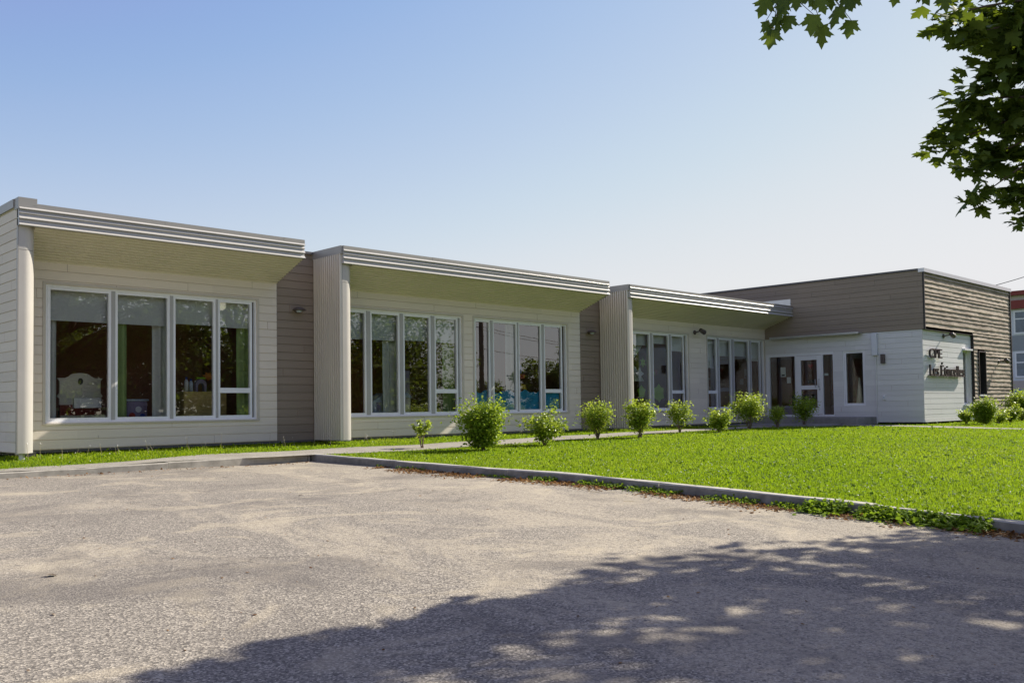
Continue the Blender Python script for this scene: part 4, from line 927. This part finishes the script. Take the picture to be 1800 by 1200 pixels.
# long low branch reaching out to the near spray of leaves
SPRAY = [(4.11, 2.32, 3.24), (4.14, 2.29, 3.14), (4.17, 2.26, 3.24), (4.21, 2.22, 3.25), (4.19, 2.25, 3.15), (4.1, 2.33, 3.12), (4.13, 2.31, 3.08), (4.29, 2.14, 3.23), (4.27, 2.16, 3.15), (4.31, 2.14, 3.1), (4.37, 2.07, 3.19), (4.41, 2.03, 3.12), (4.33, 2.1, 3.26), (4.43, 2.01, 3.25), (4.58, 1.86, 3.28), (4.66, 1.78, 3.27), (4.74, 1.70, 3.25), (4.25, 2.18, 3.27), (4.38, 2.04, 3.25), (4.16, 2.27, 3.19)]
tip = [(11.5, -1.6, 3.3), (8.6, -0.1, 4.1), (6.4, 1.0, 4.05), (5.0, 1.75, 3.62), (4.45, 2.05, 3.36), (4.15, 2.29, 3.27)]
lb.tube(tip, [0.07, 0.045, 0.028, 0.014, 0.007, 0.003], 7)
for p in SPRAY:
    a = min((Vector(tip[3]).lerp(Vector(tip[5]), t) for t in np.linspace(0, 1, 12)), key=lambda q: (q - Vector(p)).length); lb.tube([a, Vector(p) + Vector((0, 0, 0.05))], [0.0025, 0.0015], 5)
lb.build("limbs", M['bark'], T, smooth=True)
for q in ((6.3, 1.6, 4.7), (5.9, 1.62, 4.35), (6.8, 1.45, 4.9), (5.6, 1.55, 4.2), (7.3, 1.5, 5.1)): C.append(np.array(q)); Rd.append(0.42); K.append(34)  # unseen clumps added sunward to shade the near spray
for k in range(7):  # leaves along that branch
    a = Vector(tip[1]).lerp(Vector(tip[3]), k / 6); C.append(np.array(a) + np.array([0.1, -0.35, 0.30])); Rd.append(0.5); K.append(26)
V1, F1 = leaf_cloud(C, Rd, K, 0.15, 0.55, rng); V2, F2 = leaf_cloud(BOUGH, BR, BK, 0.135, 0.75, rng)
n = len(SPRAY); Ps = np.array(SPRAY) + np.array([0, 0, 0.05]); Rs = []
for k in range(n):  # the near leaves hang with their points down, blades turned to the viewer
    ydir = Vector((rng.uniform(-0.5, 0.5), rng.uniform(-0.5, 0.5), -1.0)).normalized(); nz = Vector((-0.75 + rng.uniform(-0.5, 0.5), -0.35 + rng.uniform(-0.5, 0.5), 0.35 + rng.uniform(-0.2, 0.5)))
    xd = ydir.cross(nz).normalized(); zd = xd.cross(ydir); Rs.append(np.array([[xd[i], ydir[i], zd[i]] for i in range(3)]))
V3, F3_ = scatter(MAPLE_V, MAPLE_F, Ps, np.array(Rs), rng.uniform(0.085, 0.115, n))
VV = np.concatenate([V1, V2, V3]) - np.array(TB); FF = np.concatenate([F1, F2 + len(V1), F3_ + len(V1) + len(V2)])
tri_mesh("crown", VV, FF, M['maple'], T)

# trees across the road, seen only as reflections in the windows
def make_tree(name, h, cr, trunk_h, seed, size, nclump, per, base=(CLUMP_V, CLUMP_F)):
    rng = np.random.default_rng(seed); rg = random.Random(seed); r = bpy.data.objects.new(name, None); COL.objects.link(r)
    mb = MB(); mb.tube([(0, 0, 0), (0.05, 0, trunk_h), (0, 0.05, h * 0.8)], [0.035 * h, 0.026 * h, 0.006 * h], 9)
    cz = (h + trunk_h * 0.8) / 2; rz = (h - trunk_h * 0.8) / 2; C = []; 
    for k in range(nclump):
        d = rng.normal(size=3); d /= np.linalg.norm(d); p = np.array([0, 0, cz]) + d * np.array([cr, cr, rz]) * rng.uniform(0.45, 1.0) * (1 + 0.12 * math.sin(3 * math.atan2(d[1], d[0]) + seed)); C.append(p)
        if k % 12 == 0: mb.tube(limb_pts((0, 0, max(trunk_h, p[2] * 0.6)), p, 3, 0.1, rg), np.linspace(0.012 * h, 0.002 * h, 4), 6)
    mb.build("trunk", M['bark'], r, smooth=True, local=True)
    V, F = leaf_cloud(C, [cr * 0.20] * nclump, [per] * nclump, size, 0.7, rng, base); tri_mesh("crown", V, F, M['fartree'], r)
    return r
protoA = make_tree("street_tree", 9.0, 4.4, 1.0, 21, 0.22, 270, 29); protoB = make_tree("street_tree", 6.5, 3.6, 0.3, 22, 0.30, 230, 34)
def place(proto, x, y, z, s, rz, label, first=[None]):
    if proto not in [q for q in used_p]:
        o = proto; used_p.append(proto)
    else:
        o = proto.copy(); COL.objects.link(o)
        for ch in list(proto.children): c = ch.copy(); COL.objects.link(c); c.parent = o
    o.location = (x, y, z); o.scale = (s, s, s); o.rotation_euler = (0, 0, rz); return tag(o, label, "tree", "trees behind the viewer along the road")
used_p = []
place(protoA, 19.8, -3.6, 0, 0.98, 0.3, "tall street tree nearest the maple, behind the viewer")
place(protoA, 27.4, -4.6, 0, 0.95, 2.1, "tall street tree second from the maple, behind the viewer")
place(protoA, 31.6, -6.4, 0, 0.80, 5.2, "shorter street tree third from the maple, behind the viewer")
place(protoA, 13.0, -12.0, 0, 1.05, 4.0, "tall street tree on the near verge behind the maple")
for k, (x, y, s, a) in enumerate([(10, -30, 1.1, 0.5), (17, -33, 1.2, 1.9), (22.5, -31, 1.25, 3.0), (28, -32, 1.3, 0.9), (33.5, -30, 1.25, 2.2), (39, -32, 1.3, 4.1), (44.5, -30, 1.15, 2.4), (50, -31, 0.9, 5.0), (54.5, -28, 0.60, 1.2), (59, -29, 0.62, 4.4), (63.5, -26, 0.95, 3.6), (69, -25, 1.15, 0.2), (77, -26, 1.2, 2.7)]):
    place(protoB, x, y, -0.15, s, a, ["broad bushy", "rounded", "dense", "low spreading"][k % 4] + " tree beyond the road, number %d along its row from the left" % (k + 1))
r = empty("utility_pole", (38.8, -8, -0.1), "brown wooden utility pole across the lawn, mirrored in the window above the blue waves", "utility pole")
MB().tube([(38.8, -8, -0.1), (38.8, -8, 9.5)], [0.19, 0.13], 12).build("shaft", M['pole'], r, smooth=True); MB().box((38.7, -9.1, 8.7), (38.9, -6.9, 8.82)).build("crossarm", M['pole'], r)
def wire(name, a, b, sag, rr, label, grp="overhead wires"):
    a, b = Vector(a), Vector(b); pts = [a.lerp(b, t) - Vector((0, 0, sag * 4 * t * (1 - t))) for t in np.linspace(0, 1, 15)]
    return tag(MB().tube(pts, rr, 6).build(name, M['wire']), label, "power line", grp)
for zz, lab in ((6.35, "upper overhead cable from the mirrored pole"), (6.15, "overhead cable just under the upper one at the mirrored pole"), (4.95, "lowest overhead cable at the mirrored pole")):
    wire("power_line", (38.8, -8, zz), (75, -24, zz + 1.0), 0.5, 0.022, lab); 
wire("power_line", (38.8, -8, 6.3), (5, -7, 6.6), 0.6, 0.022, "overhead cable running left from the mirrored pole")
wire("power_line", (52.6, 18.2, 7.15), (57.5, 13.3, 9.25), 0.15, 0.020, "thin overhead wire rising to the right behind the wood wall")
r = empty("utility_pole", (57.6, 13.2, 0.3), "wooden utility pole just outside the right edge behind the neighbouring house", "utility pole")
MB().tube([(57.6, 13.2, 0.2), (57.6, 13.2, 9.6)], [0.17, 0.12], 10).build("shaft", M['pole'], r, smooth=True)

# shrubs along the path
def shrub(x, y, h, w, nleaf, seed, style, label, mat='shrub', leaf=0.053):
    z = float(lawn_z(x, y)); rng = np.random.default_rng(seed); rg = random.Random(seed)
    r = empty("shrub", (x, y, z), label, "shrub", "young shrubs planted along the path")
    st = MB(); ns = {'dense': 14, 'vase': 12, 'open': 9, 'sprig': 5, 'tuft': 11}[style]; P = []
    bare = {'dense': 0.12, 'vase': 0.30, 'open': 0.22, 'sprig': 0.45, 'tuft': 0.42}[style]
    for k in range(ns):
        a = 2 * math.pi * k / ns + rg.uniform(-0.3, 0.3); rr = w / 2 * (0.25 + 0.75 * math.sqrt(rg.random())); hh = h * (1 - 0.35 * (rr / (w / 2)) ** 2) * rg.uniform(0.78, 1.0)
        if style == 'open': hh *= rg.uniform(0.6, 1.0)
        tipv = Vector((rr * math.cos(a), rr * math.sin(a), hh)); mid = Vector((tipv.x * 0.35 + rg.uniform(-.03, .03), tipv.y * 0.35 + rg.uniform(-.03, .03), hh * 0.5))
        b0 = Vector((rg.uniform(-.03, .03), rg.uniform(-.03, .03), -0.03)); st.tube([b0, mid, tipv], [0.011, 0.007, 0.0025], 6)
        nl = int(nleaf * (3.2 if style == 'dense' else 2.5)) // ns
        t = rng.uniform(bare, 1.02, nl) ** (0.75 if style != 'dense' else 0.9)
        q = np.array([[b0[i], mid[i], tipv[i]] for i in range(3)])
        base = np.outer((1 - t) ** 2, q[:, 0]) + np.outer(2 * t * (1 - t), 2 * q[:, 1] - 0.5 * (q[:, 0] + q[:, 2])) + np.outer(t ** 2, q[:, 2])
        sp = {'dense': 0.13, 'vase': 0.105, 'open': 0.075, 'sprig': 0.045, 'tuft': 0.10}[style] * (w / 0.85)
        P.append(base + rng.normal(0, 1, (nl, 3)) * sp * np.array([1, 1, 0.8]))
    P = np.concatenate(P); P = P[P[:, 2] > 0.06]
    st.build("stems", M['twig'], r, local=True)
    V, F = scatter(OVAL_V, OVAL_F, P, rand_rot(len(P), 0.75, rng), rng.uniform(0.65, 1.25, len(P)) * leaf)
    tri_mesh("foliage", V, F, M[mat], r); return r
shrub(11.5, 14.35, 0.78, 0.40, 70, 1, 'sprig', "tiny nearly bare sapling below the second window, leftmost of the row", leaf=0.085)
shrub(11.85, 12.92, 1.06, 0.80, 2600, 2, 'dense', "large dense rounded shrub in front of the wall between the second and third windows", 'shrub_lush', 0.058)
shrub(13.75, 13.12, 0.84, 0.92, 620, 3, 'open', "loose spreading shrub below the window with the blue paper waves", leaf=0.072)
shrub(16.2, 13.75, 0.98, 0.74, 1100, 4, 'vase', "upright vase-shaped shrub in front of the narrow brown wall right of the blue waves")
shrub(17.2, 13.3, 0.90, 0.72, 850, 5, 'vase', "bushy shrub standing against the third ribbed wall and its column", leaf=0.068)
shrub(19.95, 14.1, 0.94, 0.62, 900, 6, 'tuft', "narrow shrub with a bare stem below the window right of the third column")
shrub(20.7, 13.4, 0.74, 0.80, 620, 7, 'open', "low ragged shrub with a side branch, below the plain strip between the last two windows", leaf=0.07)
shrub(22.7, 13.7, 1.12, 0.92, 1700, 8, 'tuft', "tall lollipop-headed shrub with bare stems in front of the window beside the entrance corner")
shrub(24.5, 13.85, 0.68, 0.56, 420, 9, 'tuft', "small bright-topped shrub in front of the wide entrance sidelight")
shrub(26.4, 14.0, 1.04, 0.80, 1300, 10, 'vase', "shaded darker shrub in front of the entrance door", 'shrub_lush')
shrub(30.35, 10.6, 0.74, 0.46, 260, 11, 'open', "small sparse shrub at the foot of the sign wall", leaf=0.075)
shrub(29.75, 9.85, 0.94, 0.66, 1900, 12, 'dense', "compact round shrub in front of the two slit windows", 'shrub_lush', 0.056)
shrub(31.3, 9.95, 0.46, 0.7, 500, 13, 'open', "low leafy shrub between the round one and the bushes at the right edge", leaf=0.07)
shrub(33.0, 10.15, 0.70, 0.75, 800, 14, 'open', "mid-sized ragged shrub near the far corner of the wood wall", leaf=0.07)
shrub(35.6, 10.55, 1.05, 1.0, 1700, 15, 'vase', "big leafy shrub at the right edge in front of the neighbouring house", 'shrub_lush', 0.075)
shrub(38.2, 11.6, 1.2, 1.3, 1800, 16, 'dense', "wide bush furthest right, past the corner of the wood wall", 'shrub_lush', 0.08)

# ------------------------------------------------------------------ neighbouring house
NB = empty("neighbour_house", (90, 22, 0.2), "white and grey two-storey house with red eaves beyond the right corner", "house")
nx = 85.0; ny0, ny1 = 17.0, 31.0
MB().box((nx, ny0, 0.0), (nx + 12, ny1, 2.9)).build("base_wall", M['nb_beige'], NB)
MB().box((nx, ny0, 2.9), (nx + 12, ny1, 9.05)).build("wall", M['nb_white'], NB)
mb = MB(); mb.box((nx - 0.05, ny0, 5.45), (nx - 0.001, ny1, 6.75)); mb.build("grey_band", M['nb_grey'], NB)
MB().box((nx - 0.35, ny0 - 0.3, 9.0), (nx + 12.3, ny1 + 0.3, 9.72)).build("lower_eave", M['nb_red'], NB)
MB().box((nx - 0.1, ny0, 9.72), (nx + 12, ny1, 10.15)).build("attic_wall", M['nb_beige'], NB)
MB().box((nx - 0.45, ny0 - 0.4, 10.15), (nx + 12.4, ny1 + 0.4, 10.52)).build("roof", M['nb_red'], NB)
for wy in (24.72, 21.5, 18.2, 28.6):
    for z0_, z1_ in ((6.95, 8.75), (3.25, 5.25)):
        f = MB(); f.box((nx - 0.09, wy - 0.85, z0_ - 0.1), (nx - 0.001, wy + 0.85, z1_ + 0.1)); f = f.build("window", M['white'], NB)
        g = MB(); g.poly([(nx - 0.092, wy - 0.72, z0_ + .05), (nx - 0.092, wy - 0.72, z0_ + 1.15), (nx - 0.092, wy + 0.72, z0_ + 1.15), (nx - 0.092, wy + 0.72, z0_ + .05)]); g.poly([(nx - 0.092, wy - 0.72, z0_ + 1.25), (nx - 0.092, wy - 0.72, z1_ - .03), (nx - 0.092, wy + 0.72, z1_ - .03), (nx - 0.092, wy + 0.72, z0_ + 1.25)]); g.build("pane", M['nb_pane'], f)
tag(MB().box((80, 21.5, 0.2), (83.5, 26.3, 2.1)).build("storage_shed", M['nb_blue'], bevel=0.1), "low bright blue covered shed in front of the neighbouring house", "shed")

# ------------------------------------------------------------------ grass, weeds, litter
def in_path(x, y, grow=-0.03):
    ok = np.zeros(len(x), bool)
    for c, w in ((c1, w1), (c2, w2)):
        for a in range(0, len(x), 20000):
            s = slice(a, a + 20000); d2 = (x[s, None] - c[None, :, 0]) ** 2 + (y[s, None] - c[None, :, 1]) ** 2; k = d2.argmin(1); ok[s] |= np.sqrt(d2[np.arange(len(k)), k]) < w[k] / 2 + grow
    return ok
def lawn_points(n, rng, r0=6.0, r1=48):
    """random lawn positions, thinning with distance from the parking lot"""
    az = rng.uniform(R(8), R(82), n); rr = r0 * (r1 / r0) ** rng.uniform(0, 1, n); x, y = rr * np.sin(az), rr * np.cos(az)
    edge = 9.06 + 0.03 * np.sin(y * 3)
    lawn = (x > edge) & (y < 14.2) & ~((x > XR - 0.1) & (y > YR - 0.05) & (x < XRE + 0.1))
    lawn &= ~((x > XR - 3.35) & (x < XR) & (y > 13.0))
    fade = np.clip((y + 6) / 4, 0, 1) > 0
    strip = (y >= 14.2) & (y < 17.15) & (x > 2.0) & (x < XR - 0.1) & ~((x > XR - 3.35) & (y > 13.0)) & ~((x < 8.95) & (y < 14.62))
    ok = ((lawn & fade) | strip) ; ok &= ~in_path(x, y); x, y = x[ok], y[ok]; return x, y
rng = np.random.default_rng(77)
x, y = lawn_points(900000, rng); d = np.hypot(x, y); n = len(x)
h = rng.uniform(0.018, 0.044, n) * (1 + 0.5 * (rng.random(n) < 0.06)); h = np.where(y > 15.1, h * 1.15, h)
tall = (y > 15.2) & (np.sin(x * 1.7) + np.sin(x * 4.1 + 1) + rng.normal(0, 0.6, n) > 1.75); h = np.where(tall & (x > 5.6), h * 1.9, h)
w_ = 0.0030 + 0.00036 * d; az = rng.uniform(0, 2 * np.pi, n); lean = rng.normal(0, 0.85, n); la = rng.uniform(0, 2 * np.pi, n)
z = lawn_z(x, y) - 0.010; bx, by = np.cos(az) * w_, np.sin(az) * w_
A = np.stack([x - bx, y - by, z], 1); Bv = np.stack([x + bx, y + by, z], 1); Cv = np.stack([x + h * np.sin(lean) * np.cos(la), y + h * np.sin(lean) * np.sin(la), z + h * np.cos(lean)], 1)
V = np.stack([A, Bv, Cv], 1).reshape(-1, 3); F = np.arange(3 * n).reshape(-1, 3)
tag(tri_mesh("grass", V, F, M['grass']), "bright green short grass covering the lawn and the strip below the windows", "grass", kind='stuff')
# broad clover-like leaves in the turf
x, y = lawn_points(26000, rng); n = len(x); d = np.hypot(x, y)
V, F = scatter(OVAL_V, OVAL_F, np.stack([x, y, lawn_z(x, y) + rng.uniform(0.005, 0.035, n)], 1), rand_rot(n, 0.6, rng), rng.uniform(0.020, 0.048, n) * (1 + d / 40))
tag(tri_mesh("clover", V, F, M['weed']), "small clover leaves scattered through the lawn", "clover", kind='stuff')
x, y = lawn_points(5500, rng); n = len(x)
V, F = scatter(OVAL_V, OVAL_F, np.stack([x, y, lawn_z(x, y) + rng.uniform(0.02, 0.06, n)], 1), rand_rot(n, 0.8, rng), rng.uniform(0.010, 0.022, n))
tag(tri_mesh("clover_flowers", V, F, M['seed']), "tiny white clover flowers scattered over the lawn", "flowers", kind='stuff')
# tall weeds and seed stalks against the wall
st = []; rgw = random.Random(9); mbw = MB(); heads = []
for k in range(80):
    x_ = rgw.choice([rgw.uniform(4.7, 10.5), rgw.uniform(10.8, 20), rgw.uniform(20.5, 24)]); y_ = rgw.uniform(15.9, 16.95); z_ = float(lawn_z(x_, y_)); hh = rgw.uniform(0.10, 0.30); t_ = Vector((x_ + rgw.uniform(-.05, .05), y_ + rgw.uniform(-.05, .05), z_ + hh))
    mbw.tube([(x_, y_, z_), t_], [0.003, 0.0015], 4, cap=False); heads.append(tuple(t_))
tag(mbw.build("weed_stalks", M['straw']), "thin dry seed stalks rising from the grass strip along the wall", "weeds", kind='stuff')
hp = np.array(heads); V, F = scatter(OVAL_V, OVAL_F, np.repeat(hp, 4, 0) + rng.normal(0, 0.008, (len(hp) * 4, 3)), rand_rot(len(hp) * 4, 1.2, rng), rng.uniform(0.010, 0.018, len(hp) * 4))
tag(tri_mesh("seed_heads", V, F, M['seed']), "pale seed heads on the stalks along the wall", "weeds", kind='stuff')
# weeds growing along the foot of the right kerb, thicker towards the camera
def along_kerb(n, rng, spread, a, b, bias):
    t = rng.uniform(0, 1, n) ** bias; y = a + (b - a) * t; x = 8.90 - np.abs(rng.normal(0, spread, n)); return x, y
def patchy(x, y, thr, s=1.0): return (np.sin(y * 2.9 * s) + np.sin(y * 6.7 * s + 1.3) + 0.7 * np.sin(y * 13.1 * s + 0.4)) > thr
def weeds(n, spread, a, b, hmax, thr, sz):
    x, y = along_kerb(n, rng, spread, a, b, 1.0); ok = patchy(x, y, thr); x, y = x[ok], y[ok]; m_ = len(x)
    hz = rng.uniform(0.0, 1, m_) ** 0.8 * hmax * np.exp(-(8.9 - x) / 0.28); return scatter(OVAL_V, OVAL_F, np.stack([x, y, lot_z(x, y) + 0.008 + hz], 1), rand_rot(m_, 0.7, rng), rng.uniform(0.6, 1.3, m_) * sz)
Va, Fa = weeds(2500, 0.14, 2.9, 4.7, 0.13, -1.7, 0.048); Vb, Fb = weeds(2300, 0.10, 4.4, 8.6, 0.06, -0.5, 0.034); Vc, Fc = weeds(1000, 0.06, 8.2, 12.5, 0.04, 0.2, 0.030)
tag(tri_mesh("kerb_weeds", np.concatenate([Va, Vb, Vc]), np.concatenate([Fa, Fb + len(Va), Fc + len(Va) + len(Vb)]), M['weed']), "leafy green weeds growing along the foot of the long kerb", "weeds", kind='stuff')
# brown leaf litter
x, y = along_kerb(7500, rng, 0.20, 1.2, 12.0, 1.0); ok = patchy(x + 0, y + 0.7, -0.7, 0.8); x, y = x[ok], y[ok]; n = len(x)
x2 = rng.uniform(-1, 8.8, 260); y2 = 14.1 - np.abs(rng.normal(0, 0.10, 260)); x = np.r_[x, x2]; y = np.r_[y, y2]; n = len(x)
V, F = scatter(OVAL_V, OVAL_F, np.stack([x, y, lot_z(x, y) + rng.uniform(0.004, 0.02, n)], 1), rand_rot(n, 0.45, rng), rng.uniform(0.02, 0.055, n) * np.array([1.0]))
tag(tri_mesh("leaf_litter", V, F, M['litter']), "brown dry leaves and debris lying along the kerbs", "leaf litter", kind='stuff')
# loose twigs, straw and stray leaves on the asphalt
mbs = MB()
for k in range(150):
    x_ = 8.88 - abs(rgw.gauss(0, 0.28)); y_ = rgw.uniform(1.6, 11.5); a_ = rgw.uniform(0, 6.28); L = rgw.uniform(0.04, 0.16); z_ = float(lot_z(x_, y_)) + 0.008
    mbs.tube([(x_, y_, z_), (x_ + L * math.cos(a_), y_ + L * math.sin(a_), z_ + rgw.uniform(0, 0.02))], 0.0022, 4, cap=False)
tag(mbs.build("dry_stalks", M['straw']), "pale dry grass stalks strewn beside the long kerb", "dry stalks", kind='stuff')
n = 260; x = rng.uniform(-2, 8.6, n); y = rng.uniform(1.5, 13.5, n)
V, F = scatter(OVAL_V, OVAL_F, np.stack([x, y, lot_z(x, y) + 0.006], 1), rand_rot(n, 0.3, rng), rng.uniform(0.010, 0.034, n))
tag(tri_mesh("fallen_bits", V, F, M['litter']), "small dead leaf scraps scattered over the parking lot", "leaf litter", kind='stuff')
for k, (px_, py_, s_, lab) in enumerate([(2.05, 6.35, 0.075, "curled dark leaf lying alone on the left of the parking lot"), (5.6, 9.2, 0.05, "small dark leaf in the middle of the parking lot near the kerb nose")]):
    v, f = MAPLE_V.copy(), MAPLE_F; v[:, 2] += 0.5 * (v[:, 0] ** 2); o = tri_mesh("fallen_leaf", v * s_, f, M['bark']); o.location = (px_, py_, float(lot_z(px_, py_)) + 0.008); o.rotation_euler = (0.2, 0.1, 1.0 + k); tag(o, lab, "leaf", "stray leaves on the asphalt")
